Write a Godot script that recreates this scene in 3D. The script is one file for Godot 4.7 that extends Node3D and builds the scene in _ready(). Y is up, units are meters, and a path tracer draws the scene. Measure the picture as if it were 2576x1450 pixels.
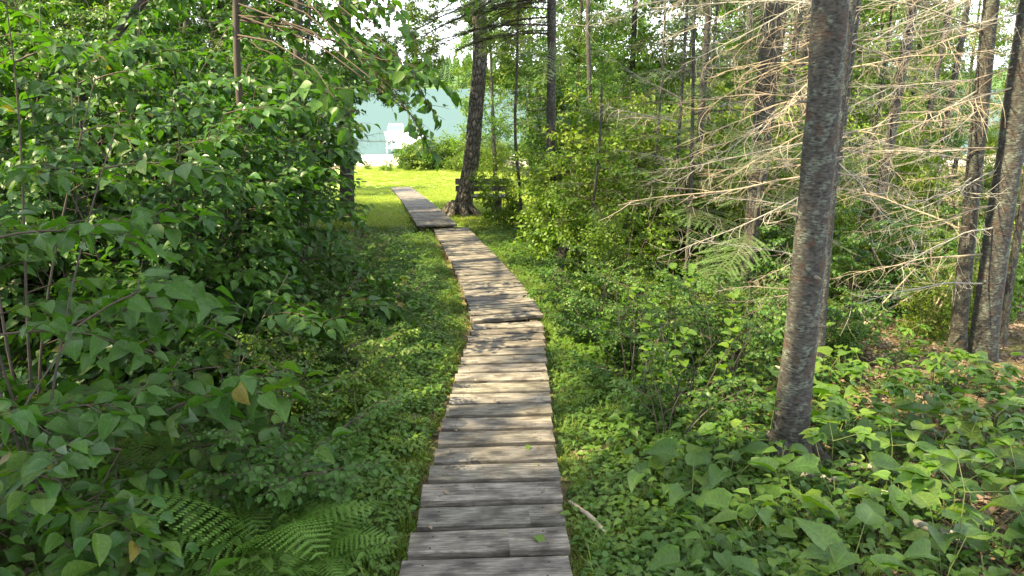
extends Node3D

# ------------------------------------------------------------------ camera model of the photograph (pixels of a 2576 x 1450 view)
const FOCAL := 1806.0
const PITCH := 15.92
const EYE := 1.62
const SLOPE := 0.084
const LAKE := -2.95

var rng := RandomNumberGenerator.new()
var bumps := FastNoiseLite.new()
var M := {}
var LEAF := {}
var used := {}
var protos := {}

func ray(px: float, py: float) -> Vector3:
	var a := (px - 1288.0) / FOCAL
	var b := (725.0 - py) / FOCAL
	var p := deg_to_rad(PITCH)
	return Vector3(a, b * cos(p) - sin(p), -cos(p) - b * sin(p))

func at_depth(px: float, py: float, d: float) -> Vector3:
	var r := ray(px, py)
	return Vector3(0, EYE, 0) + r * (d / -r.z)

func on_ground(px: float, py: float) -> Vector3:
	var r := ray(px, py)
	var p := Vector3(0, EYE, 0)
	for k in 4000:
		p += r * 0.01
		if p.y <= ground_y(p.x, p.z):
			break
	return Vector3(p.x, ground_y(p.x, p.z), p.z)

func path_x(d: float) -> float:
	if d < 6.2:
		return -0.09
	if d < 13.3:
		return lerpf(-0.05, -1.15, (d - 6.2) / 7.1)
	return lerpf(-1.15, -4.25, (d - 13.3) / 14.0)

func ground_y(x: float, z: float) -> float:
	var d := -z
	var y: float
	if d < 28.0:
		y = -SLOPE * d
	elif d < 39.0:
		y = -SLOPE * 28.0 - 0.03 * (d - 28.0)
	else:
		y = -SLOPE * 28.0 - 0.33 - 0.031 * (d - 39.0)
	var off := clampf((absf(x - path_x(d)) - 0.45) / 1.2, 0.0, 1.0)
	if d > 13.0:
		off *= 0.35
	if d > 45.0:
		off = 0.0
	return y + off * (0.09 * bumps.get_noise_2d(x * 60.0, z * 60.0) + 0.05 * bumps.get_noise_2d(x * 210.0 + 70.0, z * 210.0))

func gp(x: float, d: float) -> Vector3:
	return Vector3(x, ground_y(x, -d), -d)

# ------------------------------------------------------------------ mesh building
class MB:
	var v := PackedVector3Array()
	var n := PackedVector3Array()
	var uv := PackedVector2Array()
	var c := PackedColorArray()
	var ix := PackedInt32Array()

	func add(t: Transform3D, piece: Array, col: Color) -> void:
		var base := v.size()
		v.append_array(t * (piece[0] as PackedVector3Array))
		n.append_array(Transform3D(t.basis.orthonormalized(), Vector3.ZERO) * (piece[1] as PackedVector3Array))
		uv.append_array(piece[2])
		var cc := PackedColorArray()
		cc.resize(piece[0].size())
		cc.fill(col)
		c.append_array(cc)
		for i in (piece[3] as PackedInt32Array):
			ix.append(base + i)

	func tube(pts: PackedVector3Array, radii: PackedFloat32Array, sides: int, col: Color, rough := 0.0, noise: FastNoiseLite = null, cap := true) -> void:
		var base := v.size()
		var along := 0.0
		var side := Vector3.ZERO
		var count := pts.size()
		for i in count:
			var dir: Vector3 = (pts[mini(i + 1, count - 1)] - pts[maxi(i - 1, 0)]).normalized()
			if side == Vector3.ZERO:
				side = dir.cross(Vector3(0.31, 0.2, 0.93)).normalized() if absf(dir.y) > 0.7 else dir.cross(Vector3.UP).normalized()
			side = (side - dir * side.dot(dir)).normalized()
			var other := dir.cross(side)
			if i > 0:
				along += pts[i].distance_to(pts[i - 1])
			for k in sides + 1:
				var a := TAU * k / sides
				var out := side * cos(a) + other * sin(a)
				var r := radii[i]
				if noise:
					r *= 1.0 + rough * noise.get_noise_3d(cos(a) * 40.0, sin(a) * 40.0, along * 130.0)
				v.append(pts[i] + out * r)
				n.append(out)
				uv.append(Vector2(float(k) / sides, along))
				c.append(col)
		for i in count - 1:
			for k in sides:
				var p := base + i * (sides + 1) + k
				var q := p + sides + 1
				ix.append_array(PackedInt32Array([p, q, p + 1, p + 1, q, q + 1]))
		if cap and count > 1:
			for e in 2:
				var row := base if e == 0 else base + (count - 1) * (sides + 1)
				var mid := v.size()
				var dirn: Vector3 = (pts[0] - pts[1]).normalized() if e == 0 else (pts[count - 1] - pts[count - 2]).normalized()
				v.append(pts[0] if e == 0 else pts[count - 1])
				n.append(dirn)
				uv.append(Vector2(0.5, along))
				c.append(col)
				for k in sides:
					if e == 0:
						ix.append_array(PackedInt32Array([mid, row + k, row + k + 1]))
					else:
						ix.append_array(PackedInt32Array([mid, row + k + 1, row + k]))

	func box(t: Transform3D, s: Vector3, bevel: float, col: Color, uv_from := Vector2.ZERO) -> void:
		# a box with chamfered edges along its length (x); uv runs along the length and round the section
		var h := s * 0.5
		var b := bevel
		var sec := [Vector2(h.y, -h.z + b), Vector2(h.y, h.z - b), Vector2(h.y - b, h.z), Vector2(-h.y + b, h.z), Vector2(-h.y, h.z - b), Vector2(-h.y, -h.z + b), Vector2(-h.y + b, -h.z), Vector2(h.y - b, -h.z)]
		for k in 8:
			var p: Vector2 = sec[k]
			var q: Vector2 = sec[(k + 1) % 8]
			var nor := t.basis * Vector3(0, q.y - p.y, -(q.x - p.x)).normalized()
			var base := v.size()
			var run := 0.0
			for j in k:
				run += (sec[j] as Vector2).distance_to(sec[j + 1])
			for e in [[-h.x, p, 0.0], [h.x, p, 0.0], [-h.x, q, 1.0], [h.x, q, 1.0]]:
				v.append(t * Vector3(e[0], e[1].x, e[1].y))
				n.append(nor)
				uv.append(uv_from + Vector2(e[0] + h.x, run + e[2] * p.distance_to(q)))
				c.append(col)
			ix.append_array(PackedInt32Array([base, base + 1, base + 2, base + 1, base + 3, base + 2]))
		for e in 2:
			var x := -h.x if e == 0 else h.x
			var base := v.size()
			for k in 8:
				v.append(t * Vector3(x, sec[k].x, sec[k].y))
				n.append(t.basis * Vector3(signf(x), 0, 0))
				uv.append(uv_from + Vector2(sec[k].x * 0.3, sec[k].y + h.z))
				c.append(col)
			for k in range(1, 7):
				if e == 0:
					ix.append_array(PackedInt32Array([base, base + k, base + k + 1]))
				else:
					ix.append_array(PackedInt32Array([base, base + k + 1, base + k]))

	func quad(a: Vector3, b: Vector3, d: Vector3, e: Vector3, col: Color) -> void:
		var base := v.size()
		var nor := (b - a).cross(d - a).normalized()
		for p in [a, b, d, e]:
			v.append(p)
			n.append(nor)
			c.append(col)
		uv.append_array(PackedVector2Array([Vector2(0, 0), Vector2(1, 0), Vector2(1, 1), Vector2(0, 1)]))
		ix.append_array(PackedInt32Array([base, base + 2, base + 1, base, base + 3, base + 2]))

	func into(mesh: ArrayMesh, m: Material) -> ArrayMesh:
		if v.is_empty():
			return mesh
		var a := []
		a.resize(Mesh.ARRAY_MAX)
		a[Mesh.ARRAY_VERTEX] = v
		a[Mesh.ARRAY_NORMAL] = n
		a[Mesh.ARRAY_TEX_UV] = uv
		a[Mesh.ARRAY_COLOR] = c
		a[Mesh.ARRAY_INDEX] = ix
		mesh.add_surface_from_arrays(Mesh.PRIMITIVE_TRIANGLES, a)
		mesh.surface_set_material(mesh.get_surface_count() - 1, m)
		return mesh

	func mesh(m: Material) -> ArrayMesh:
		return into(ArrayMesh.new(), m)

# ------------------------------------------------------------------ nodes, names and labels
func numbered(called: String) -> String:
	var k: int = used.get(called, 0)
	used[called] = k + 1
	return called if k == 0 else "%s_%03d" % [called, k]

func thing(called: String, label: String, category: String, where := Vector3.ZERO, group := "") -> Node3D:
	var o := Node3D.new()
	o.name = numbered(called)
	o.position = where
	o.set_meta("label", label)
	o.set_meta("category", category)
	if group:
		o.set_meta("group", group)
	add_child(o)
	return o

func part(called: String, mesh: Mesh, parent: Node, t := Transform3D(), stuff := false) -> MeshInstance3D:
	var o := MeshInstance3D.new()
	o.name = called
	o.mesh = mesh
	o.transform = t
	if stuff:
		o.set_meta("kind", "stuff")
	parent.add_child(o, true)
	return o

func structure(called: String, mesh: Mesh, label: String) -> MeshInstance3D:
	var o := part(numbered(called), mesh, self)
	o.set_meta("kind", "structure")
	o.set_meta("label", label)
	o.set_meta("category", called.replace("_", " "))
	return o

func scatter(called: String, label: String, category: String, mesh: Mesh, spots: Array, parent: Node = null) -> MultiMeshInstance3D:
	var mm := MultiMesh.new()
	mm.transform_format = MultiMesh.TRANSFORM_3D
	mm.mesh = mesh
	mm.instance_count = spots.size()
	for k in spots.size():
		mm.set_instance_transform(k, spots[k])
	var o := MultiMeshInstance3D.new()
	o.multimesh = mm
	o.set_meta("kind", "stuff")
	if parent == null:
		o.name = numbered(called)
		o.set_meta("label", label)
		o.set_meta("category", category)
		add_child(o)
	else:
		o.name = called
		parent.add_child(o, true)
	return o

# ------------------------------------------------------------------ materials
func lin(r: float, g: float, b: float) -> Color:
	return Color(r, g, b).linear_to_srgb()

func noise(s: int, freq: float, octaves := 4, kind := FastNoiseLite.TYPE_SIMPLEX_SMOOTH) -> FastNoiseLite:
	var f := FastNoiseLite.new()
	f.seed = s
	f.noise_type = kind
	f.frequency = freq
	f.fractal_octaves = octaves
	return f

func leaf_picture(s: int, specks: float) -> ImageTexture:
	# the blade's mottling with a pale midrib and curved side veins
	var w := 256
	var h := 128
	var im := Image.create(w, h, false, Image.FORMAT_RGB8)
	var f := noise(s, 0.035, 4)
	var g := noise(s + 5, 0.11, 2)
	for y in h:
		for x in w:
			var u := float(x) / w
			var across := (float(y) / h - 0.5) * 2.0
			var q := absf(across)
			var value := 0.77 + 0.13 * f.get_noise_2d(x, y)
			var vein := fposmod((u - q * 0.30) * 8.0, 1.0)
			value += 0.15 * clampf(1.0 - absf(vein - 0.5) * 12.0, 0.0, 1.0) * (1.0 - q * 0.5)
			value += 0.16 * clampf(1.0 - q * 16.0, 0.0, 1.0)
			var yellow := 0.0
			var k := g.get_noise_2d(x, y)
			if k > 0.55 - specks * 0.35:
				yellow = specks * minf(1.0, (k - 0.55 + specks * 0.35) * 8.0)
			value = clampf(value, 0.0, 1.0)
			im.set_pixel(x, y, Color(minf(1.0, value * (1.0 + 0.22 * yellow)), minf(1.0, value * (1.0 + 0.05 * yellow)), minf(1.0, value * (1.0 + 0.1 * yellow))))
	return ImageTexture.create_from_image(im)

func wood_picture(s: int, base: Color, pale: Color, dark: Color, moss: float) -> Array:
	# weathered board grain along x, a few knots, dark weather stains and patches of moss; and the relief of the grain
	var w := 1024
	var h := 512
	var im := Image.create(w, h, false, Image.FORMAT_RGB8)
	var hm := Image.create(w, h, false, Image.FORMAT_RGB8)
	var grain := noise(s, 0.01, 3)
	var fine := noise(s + 1, 0.01, 2)
	var blot := noise(s + 2, 0.006, 4)
	var green := noise(s + 3, 0.009, 4)
	var r := RandomNumberGenerator.new()
	r.seed = s
	var knots := []
	for k in 7:
		knots.append(Vector3(r.randf() * w, r.randf() * h, r.randf_range(5.0, 11.0)))
	var mossy := Color(0.075, 0.085, 0.03)
	for y in h:
		for x in w:
			var yy := float(y)
			var ring := 0.0
			for kn in knots:
				var dx: float = (x - kn.x) * 0.34
				var dy: float = y - kn.y
				var dd := sqrt(dx * dx + dy * dy)
				if dd < kn.z * 4.0:
					var pull := exp(-dd / kn.z)
					yy += signf(dy) * pull * kn.z * 1.4
					ring = maxf(ring, clampf(1.3 - dd / kn.z, 0.0, 1.0))
			var a := grain.get_noise_2d(x * 0.35, yy * 7.0)
			var b := fine.get_noise_2d(x * 0.9, yy * 26.0)
			var st := blot.get_noise_2d(x * 0.7, y * 1.3)
			var crack := clampf((b - 0.38) * 6.0, 0.0, 1.0)
			var mix := clampf(0.45 + a * 1.1 + b * 0.7, 0.0, 1.0)
			var col := base.lerp(pale, mix)
			col = col.lerp(dark, clampf(0.25 + st * 0.9 + crack * 0.55 + ring * 0.7, 0.0, 0.9))
			var mo := clampf((green.get_noise_2d(x, y * 1.4) - 0.30 + moss) * 3.0, 0.0, 1.0) * clampf(0.6 + b, 0.0, 1.0)
			col = col.lerp(mossy, mo * 0.75)
			im.set_pixel(x, y, col.linear_to_srgb())
			var e := clampf(0.55 + a * 0.2 + b * 0.4 - crack * 0.4, 0.0, 1.0)
			hm.set_pixel(x, y, Color(e, e, e))
	return [ImageTexture.create_from_image(im), ImageTexture.create_from_image(hm)]

func bark_picture(s: int, kind: String) -> Array:
	var w := 512
	var h := 1024
	var im := Image.create(w, h, false, Image.FORMAT_RGB8)
	var hm := Image.create(w, h, false, Image.FORMAT_RGB8)
	var a := noise(s, 0.02, 3)
	var b := noise(s + 1, 0.05, 3)
	var lich := noise(s + 2, 0.013, 5)
	var cell := noise(s + 3, 0.02, 2, FastNoiseLite.TYPE_CELLULAR)
	cell.cellular_return_type = FastNoiseLite.RETURN_DISTANCE2_SUB
	for y in h:
		for x in w:
			# wraps round the trunk: x is an angle
			var an := TAU * x / w
			var cx := cos(an) * 81.5
			var cz := sin(an) * 81.5
			var col: Color
			var e: float
			if kind == "furrowed":
				var wob := 9.0 * a.get_noise_3d(cx, y * 0.5, cz)
				var c := cell.get_noise_3d(cx * 1.6 + wob, y * 0.34, cz * 1.6) + 1.0
				var ridge := clampf(c * 2.6, 0.0, 1.0)
				var g := 0.5 + 0.5 * b.get_noise_3d(cx * 2.0, y * 1.2, cz * 2.0)
				col = Color(0.022, 0.018, 0.014).lerp(Color(0.21, 0.19, 0.16), ridge * (0.55 + 0.45 * g))
				var li := clampf((lich.get_noise_3d(cx, y, cz) - 0.22) * 4.0, 0.0, 1.0)
				col = col.lerp(Color(0.20, 0.235, 0.16), li * 0.45 * ridge)
				e = ridge * (0.8 + 0.2 * g)
			else:
				var st := b.get_noise_3d(cx * 0.55, y * 1.9, cz * 0.55)
				var fl := a.get_noise_3d(cx * 1.3, y * 2.2, cz * 1.3)
				var g := clampf(0.5 + 0.5 * st + 0.45 * fl, 0.0, 1.0)
				col = Color(0.015, 0.014, 0.012).lerp(Color(0.072, 0.068, 0.058), g)
				var li := clampf((lich.get_noise_3d(cx * 1.2, y * 1.1, cz * 1.2) - 0.02) * 3.5, 0.0, 1.0) * clampf(0.5 + 1.2 * st, 0.0, 1.0)
				col = col.lerp(Color(0.135, 0.16, 0.12), li * 0.6)
				var dk := clampf((-lich.get_noise_3d(cx * 0.8 + 300.0, y * 0.8, cz * 0.8) - 0.15) * 4.0, 0.0, 1.0)
				col = col.lerp(Color(0.055, 0.033, 0.022), dk * 0.6)
				e = g * 0.7 + li * 0.3
			im.set_pixel(x, y, col.linear_to_srgb())
			hm.set_pixel(x, y, Color(e, e, e))
	return [ImageTexture.create_from_image(im), ImageTexture.create_from_image(hm)]

func floor_picture(s: int, cols: Array) -> ImageTexture:
	var w := 512
	var im := Image.create(w, w, false, Image.FORMAT_RGB8)
	var big := noise(s, 0.008, 4)
	var mid := noise(s + 1, 0.05, 3)
	var fine := noise(s + 2, 0.25, 2)
	for y in w:
		for x in w:
			var a := clampf(0.5 + 1.1 * big.get_noise_2d(x, y), 0.0, 1.0)
			var b := clampf(0.5 + 0.9 * mid.get_noise_2d(x, y) + 0.5 * fine.get_noise_2d(x, y), 0.0, 1.0)
			var col: Color = (cols[0] as Color).lerp(cols[1], b).lerp((cols[2] as Color).lerp(cols[3], b), a)
			im.set_pixel(x, y, col.linear_to_srgb())
	return ImageTexture.create_from_image(im)

func leaf_mat(r: float, g: float, b: float, tex: Texture2D, gloss := 0.45, through := Color(0.92, 1.0, 0.45)) -> StandardMaterial3D:
	var m := StandardMaterial3D.new()
	m.albedo_color = lin(r, g, b)
	m.albedo_texture = tex
	m.vertex_color_use_as_albedo = true
	m.roughness = gloss
	m.metallic_specular = 0.38
	m.cull_mode = BaseMaterial3D.CULL_DISABLED
	m.backlight_enabled = true
	m.backlight = through
	return m

func textured(pic: Array, relief: float, scale: Vector3, rough := 0.9) -> StandardMaterial3D:
	var m := StandardMaterial3D.new()
	m.albedo_texture = pic[0]
	m.vertex_color_use_as_albedo = true
	m.roughness = rough
	m.metallic_specular = 0.3
	m.uv1_scale = scale
	m.heightmap_enabled = true
	m.heightmap_texture = pic[1]
	m.heightmap_scale = relief
	return m

func plain(r: float, g: float, b: float, rough := 0.85, tinted := true) -> StandardMaterial3D:
	var m := StandardMaterial3D.new()
	m.albedo_color = lin(r, g, b)
	m.roughness = rough
	m.metallic_specular = 0.3
	m.vertex_color_use_as_albedo = tinted
	return m

func make_materials() -> void:
	var vein := leaf_picture(11, 0.0)
	var worn := leaf_picture(23, 0.8)
	M.vein = vein
	M.hazel = [leaf_mat(0.100, 0.225, 0.030, vein), leaf_mat(0.080, 0.19, 0.030, vein), leaf_mat(0.135, 0.26, 0.032, vein), leaf_mat(0.080, 0.195, 0.042, vein, 0.36)]
	M.aster = [leaf_mat(0.110, 0.23, 0.034, worn), leaf_mat(0.088, 0.195, 0.034, worn), leaf_mat(0.160, 0.28, 0.036, worn)]
	M.bright = [leaf_mat(0.175, 0.31, 0.030, vein), leaf_mat(0.22, 0.325, 0.034, vein)]
	M.small = [leaf_mat(0.110, 0.235, 0.034, vein), leaf_mat(0.088, 0.20, 0.034, vein), leaf_mat(0.155, 0.275, 0.034, vein)]
	M.yellow = leaf_mat(0.279, 0.246, 0.041, worn)
	M.fern = leaf_mat(0.131, 0.254, 0.045, null, 0.55)
	M.needle = leaf_mat(0.075, 0.15, 0.04, null, 0.45, Color(0.35, 0.42, 0.16))
	M.grass = leaf_mat(0.13, 0.205, 0.035, null, 0.5)
	M.lawn = leaf_mat(0.24, 0.29, 0.05, null, 0.5)
	M.moss = leaf_mat(0.12, 0.17, 0.025, null, 0.9, Color(0.4, 0.45, 0.1))
	M.litter = leaf_mat(0.135, 0.10, 0.066, null, 0.8, Color(0.3, 0.2, 0.1))
	M.twig = plain(0.055, 0.042, 0.03)
	M.stem = plain(0.10, 0.12, 0.04, 0.6)
	M.dead = plain(0.265, 0.22, 0.16, 0.85)
	M.greydead = plain(0.25, 0.235, 0.20, 0.85)
	M.fir_bark = textured(bark_picture(31, "scaly"), 0.35, Vector3(1.0, 0.9, 1.0))
	M.oak_bark = textured(bark_picture(47, "furrowed"), 4.0, Vector3(1.0, 0.75, 1.0))
	M.young_bark = plain(0.06, 0.05, 0.04)
	var grey := Color(0.082, 0.074, 0.061)
	var pale := Color(0.20, 0.183, 0.153)
	var dark := Color(0.026, 0.023, 0.019)
	M.board = [textured(wood_picture(61, grey, pale, dark, -0.15), 0.12, Vector3(1.3, 2.0, 1.0), 0.8), textured(wood_picture(77, grey * 0.9, pale * 0.92, dark, 0.02), 0.12, Vector3(1.3, 2.0, 1.0), 0.8)]
	M.far_board = M.board[0]

# ------------------------------------------------------------------ leaves
func leaf_piece(shape: String, rows: int, width: float, fold: float, droop: float, twist: float) -> Array:
	# a blade of length 1 along +x, upper side +y: rows of three points (edge, midrib, edge), folded at the midrib and drooping to its tip
	var v := PackedVector3Array()
	var n := PackedVector3Array()
	var uv := PackedVector2Array()
	var ix := PackedInt32Array()
	for i in rows + 1:
		var t := float(i) / rows
		var w: float
		match shape:
			"heart":
				w = pow(sin(PI * pow(t * 0.93 + 0.07, 0.55)), 0.85) * (1.0 - 0.12 * t)
			"round":
				w = pow(maxf(sin(PI * pow(t, 0.85)), 0.0), 0.6)
			"lance":
				w = sin(PI * pow(t, 0.8)) * (1.0 - 0.25 * t)
			_:
				w = pow(maxf(sin(PI * pow(t, 0.72)), 0.0), 0.9) * (1.0 - 0.1 * t)
		if i == rows:
			w = 0.0
		if i == 0 and shape != "heart":
			w = 0.03
		if rows > 6 and i > 0 and i < rows and shape != "round":
			w *= 1.0 + (0.035 if i % 2 == 0 else -0.02)
		w *= width * 0.5
		var y := -droop * t * t + 0.02 * sin(t * 9.0 + twist * 7.0)
		var roll := twist * (t - 0.4)
		var back := -0.10 if shape == "heart" and i == 0 else 0.0
		var lift := fold * w
		v.append(Vector3(t + back, y + lift + roll * -w, -w))
		v.append(Vector3(t, y, 0))
		v.append(Vector3(t + back, y + lift + roll * w, w))
		var tilt := 2.0 * droop * t
		n.append(Vector3(tilt, 1, fold + roll).normalized())
		n.append(Vector3(tilt, 1, 0).normalized())
		n.append(Vector3(tilt, 1, -fold - roll).normalized())
		uv.append(Vector2(t, 0.5 - w / maxf(width, 0.01)))
		uv.append(Vector2(t, 0.5))
		uv.append(Vector2(t, 0.5 + w / maxf(width, 0.01)))
		if i > 0:
			var p := i * 3
			var q := p - 3
			if i == rows:
				ix.append_array(PackedInt32Array([q, p + 1, q + 1, q + 1, p + 1, q + 2]))
			else:
				ix.append_array(PackedInt32Array([q, p, p + 1, q, p + 1, q + 1, q + 1, p + 1, p + 2, q + 1, p + 2, q + 2]))
	return [v, n, uv, ix]

func make_leaves() -> void:
	for spec in [["hazel", "ovate", 0.66], ["lance", "lance", 0.46], ["aster", "heart", 0.80], ["small", "round", 0.74], ["leaflet", "ovate", 0.52]]:
		for lod in [[12, "near"], [4, "mid"], [2, "far"]]:
			var list := []
			for k in 5:
				rng.seed = 900 + k * 13 + lod[0]
				list.append(leaf_piece(spec[1], lod[0], spec[2] * rng.randf_range(0.88, 1.14), rng.randf_range(0.1, 0.7), rng.randf_range(0.05, 0.42), rng.randf_range(-0.6, 0.6)))
			LEAF[spec[0] + "_" + lod[1]] = list

func leaf_meshes(key: String, mats: Array, tag: String) -> Array:
	# single leaves shared by all plants whose leaves are nodes of their own
	var id := key + tag
	if not protos.has(id):
		var out := []
		for m in mats:
			for piece in LEAF[key]:
				var b := MB.new()
				var g := rng.randf_range(0.85, 1.1)
				b.add(Transform3D(), piece, Color(g, g, g))
				out.append(b.mesh(m))
		protos[id] = out
	return protos[id]

func leaf_frame(dir: Vector3, tilt: float, roll: float) -> Basis:
	# x along the leaf, y its upper side, about upright
	var x := dir.normalized()
	var z := x.cross(Vector3.UP)
	if z.length() < 0.05:
		z = Vector3.RIGHT
	z = z.normalized()
	var b := Basis(x, z.cross(x), z)
	return b.rotated(z, tilt).rotated(x, roll)

func bough(length: float, leaf_len: float, sides: int, spread: float, flop: float, limp := 0.0, bushy := 0.15) -> Dictionary:
	# a leafy branch along +x: tubes of the twigs and transforms of its leaves
	var tubes := []
	var leaves := []
	var steps := 7
	var main := PackedVector3Array()
	var rad := PackedFloat32Array()
	var yaw := 0.0
	var p := Vector3.ZERO
	var pitch := rng.randf_range(0.15, 0.4)
	for i in steps + 1:
		main.append(p)
		rad.append(lerpf(0.0042, 0.0012, float(i) / steps) * (0.4 + length))
		yaw += rng.randf_range(-0.16, 0.16)
		pitch -= flop / steps
		p += Vector3(cos(yaw) * cos(pitch), sin(pitch), sin(yaw) * cos(pitch)) * (length / steps)
	tubes.append([main, rad])
	var twigs := [[main, 0.35]]
	for k in sides:
		var t := 0.18 + 0.75 * (k + rng.randf() * 0.6) / sides
		var at := main[int(t * steps)].lerp(main[mini(int(t * steps) + 1, steps)], fposmod(t * steps, 1.0))
		var s := 1.0 if k % 2 == 0 else -1.0
		var a := s * rng.randf_range(0.6, 1.1) * spread
		var l := length * rng.randf_range(0.28, 0.5) * (1.15 - 0.6 * t)
		var pts := PackedVector3Array()
		var rr := PackedFloat32Array()
		var q := at
		var ph := rng.randf_range(-0.1 - bushy, 0.3 + bushy)
		for i in 5:
			pts.append(q)
			rr.append(lerpf(0.0020, 0.0008, i / 4.0) * (0.4 + length))
			q += Vector3(cos(a) * cos(ph), sin(ph), sin(a) * cos(ph)) * (l / 4.0)
			ph -= 0.12 * flop
			a += rng.randf_range(-0.15, 0.15)
		tubes.append([pts, rr])
		twigs.append([pts, 0.1])
	for tw in twigs:
		var pts: PackedVector3Array = tw[0]
		var total := 0.0
		for i in pts.size() - 1:
			total += pts[i].distance_to(pts[i + 1])
		var count := maxi(2, int(total * (1.0 - tw[1]) / (leaf_len * 0.50)))
		for k in count + 1:
			var t := lerpf(tw[1], 1.0, float(k) / count)
			var f := t * (pts.size() - 1)
			var i0 := mini(int(f), pts.size() - 2)
			var at := pts[i0].lerp(pts[i0 + 1], f - i0)
			var dir := (pts[i0 + 1] - pts[i0]).normalized()
			var s := 1.0 if k % 2 == 0 else -1.0
			var turn := s * rng.randf_range(0.6, 1.25)
			if k == count:
				turn = rng.randf_range(-0.3, 0.3)
			var flat := Vector3(dir.x, dir.y * 0.4, dir.z).rotated(Vector3.UP, turn)
			var b := leaf_frame(flat, rng.randf_range(-0.75 - limp, 0.15), rng.randf_range(-0.55 - limp, 0.55 + limp))
			var size := leaf_len * rng.randf_range(0.65, 1.2) * (0.8 if k == count else 1.0)
			leaves.append(Transform3D(b.scaled(Vector3.ONE * size), at + b.x * size * 0.12))
	return {"tubes": tubes, "leaves": leaves}

func bough_pool(called: String, count: int, length: float, leaf_len: float, sides: int, flop: float, limp := 0.0, bushy := 0.15) -> Array:
	var out := []
	for k in count:
		rng.seed = hash(called) % 100000 + k * 71
		out.append(bough(length * rng.randf_range(0.8, 1.15), leaf_len, sides, 1.0, flop, limp, bushy))
	protos[called] = out
	return out

func shrub_plan(height: float, stems: int, boughs: int, lean: float) -> Dictionary:
	# stems as curves and the transforms of the boughs along them
	var lines := []
	var places := []
	for s in stems:
		var az := TAU * s / stems + rng.randf_range(-0.5, 0.5)
		var out := lean * rng.randf_range(0.4, 1.2)
		var h := height * rng.randf_range(0.65, 1.0)
		var pts := PackedVector3Array()
		var rad := PackedFloat32Array()
		var wob := rng.randf() * 6.0
		for i in 9:
			var t := i / 8.0
			var r := 0.05 + out * pow(t, 1.4)
			pts.append(Vector3(cos(az + 0.3 * sin(wob + t * 3.0)) * r, h * t - (0.06 if i == 0 else 0.0), sin(az + 0.3 * sin(wob + t * 3.0)) * r))
			rad.append(lerpf(0.0085, 0.0025, t) * (0.4 + height * 0.3))
		lines.append([pts, rad])
		for k in int(ceil(float(boughs) / stems)):
			var t := lerpf(0.22 if height > 3.0 else 0.08, 1.0, (k + rng.randf()) / (float(boughs) / stems))
			t = minf(t, 1.0)
			var f := t * 8.0
			var i0 := mini(int(f), 7)
			var at: Vector3 = pts[i0].lerp(pts[i0 + 1], f - i0)
			var away := az + rng.randf_range(-1.7, 1.7)
			var b := Basis(Vector3.UP, -away) * Basis(Vector3.BACK, rng.randf_range(-0.1, 0.35)) * Basis(Vector3.RIGHT, rng.randf_range(-0.3, 0.3))
			places.append(Transform3D(b.scaled(Vector3.ONE * rng.randf_range(0.65, 1.1) * (1.0 - 0.25 * t)), at))
	return {"lines": lines, "places": places}

func tubes_into(b: MB, tubes: Array, t: Transform3D, sides: int, col: Color) -> void:
	for tb in tubes:
		b.tube(t * (tb[0] as PackedVector3Array), tb[1], sides, col, 0.0, null, false)

func foliage_mesh(plan: Dictionary, pool: Array, key: String, mat: Material, twig_mat: Material, dim := 1.0) -> ArrayMesh:
	var leaves := MB.new()
	var twigs := MB.new()
	for t in plan.places:
		var bo: Dictionary = pool[rng.randi() % pool.size()]
		tubes_into(twigs, bo.tubes, t, 3, Color.WHITE)
		for l in bo.leaves:
			var g := rng.randf_range(0.78, 1.18) * dim
			leaves.add(t * l, LEAF[key][rng.randi() % 5], Color(g * rng.randf_range(0.88, 1.18), g, g * rng.randf_range(0.85, 1.1)))
	var m := ArrayMesh.new()
	leaves.into(m, mat)
	twigs.into(m, twig_mat)
	return m

func stem_meshes(plan: Dictionary, mat: Material) -> Array:
	var out := []
	for l in plan.lines:
		var b := MB.new()
		b.tube(l[0], l[1], 6, Color.WHITE)
		out.append(b.mesh(mat))
	return out

func shrub_kind(called: String, count: int, height: float, stems: int, boughs: int, lean: float, pool: Array, key: String, mat_list: Array) -> void:
	# whole shrubs for the middle distance: stems and joined foliage
	var list := []
	for k in count:
		rng.seed = hash(called) % 50000 + k * 37
		var plan := shrub_plan(height, stems, boughs, lean)
		list.append([stem_meshes(plan, M.young_bark), foliage_mesh(plan, pool, "leaflet_mid" if k % 3 == 2 and key == "hazel_mid" else key, mat_list[k % mat_list.size()], M.twig)])
	protos[called] = list

func put_shrub(kind: String, called: String, label: String, category: String, group: String, where: Vector3, scale: float, variant := -1) -> Node3D:
	var list: Array = protos[kind]
	var pick: Array = list[(rng.randi() if variant < 0 else variant) % list.size()]
	var o := thing(called, label, category, where, group)
	o.rotation.y = rng.randf() * TAU
	o.scale = Vector3(scale, scale * rng.randf_range(0.9, 1.12), scale)
	for s in pick[0]:
		part("stem", s, o)
	part("foliage", pick[1], o, Transform3D(), true)
	return o

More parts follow.
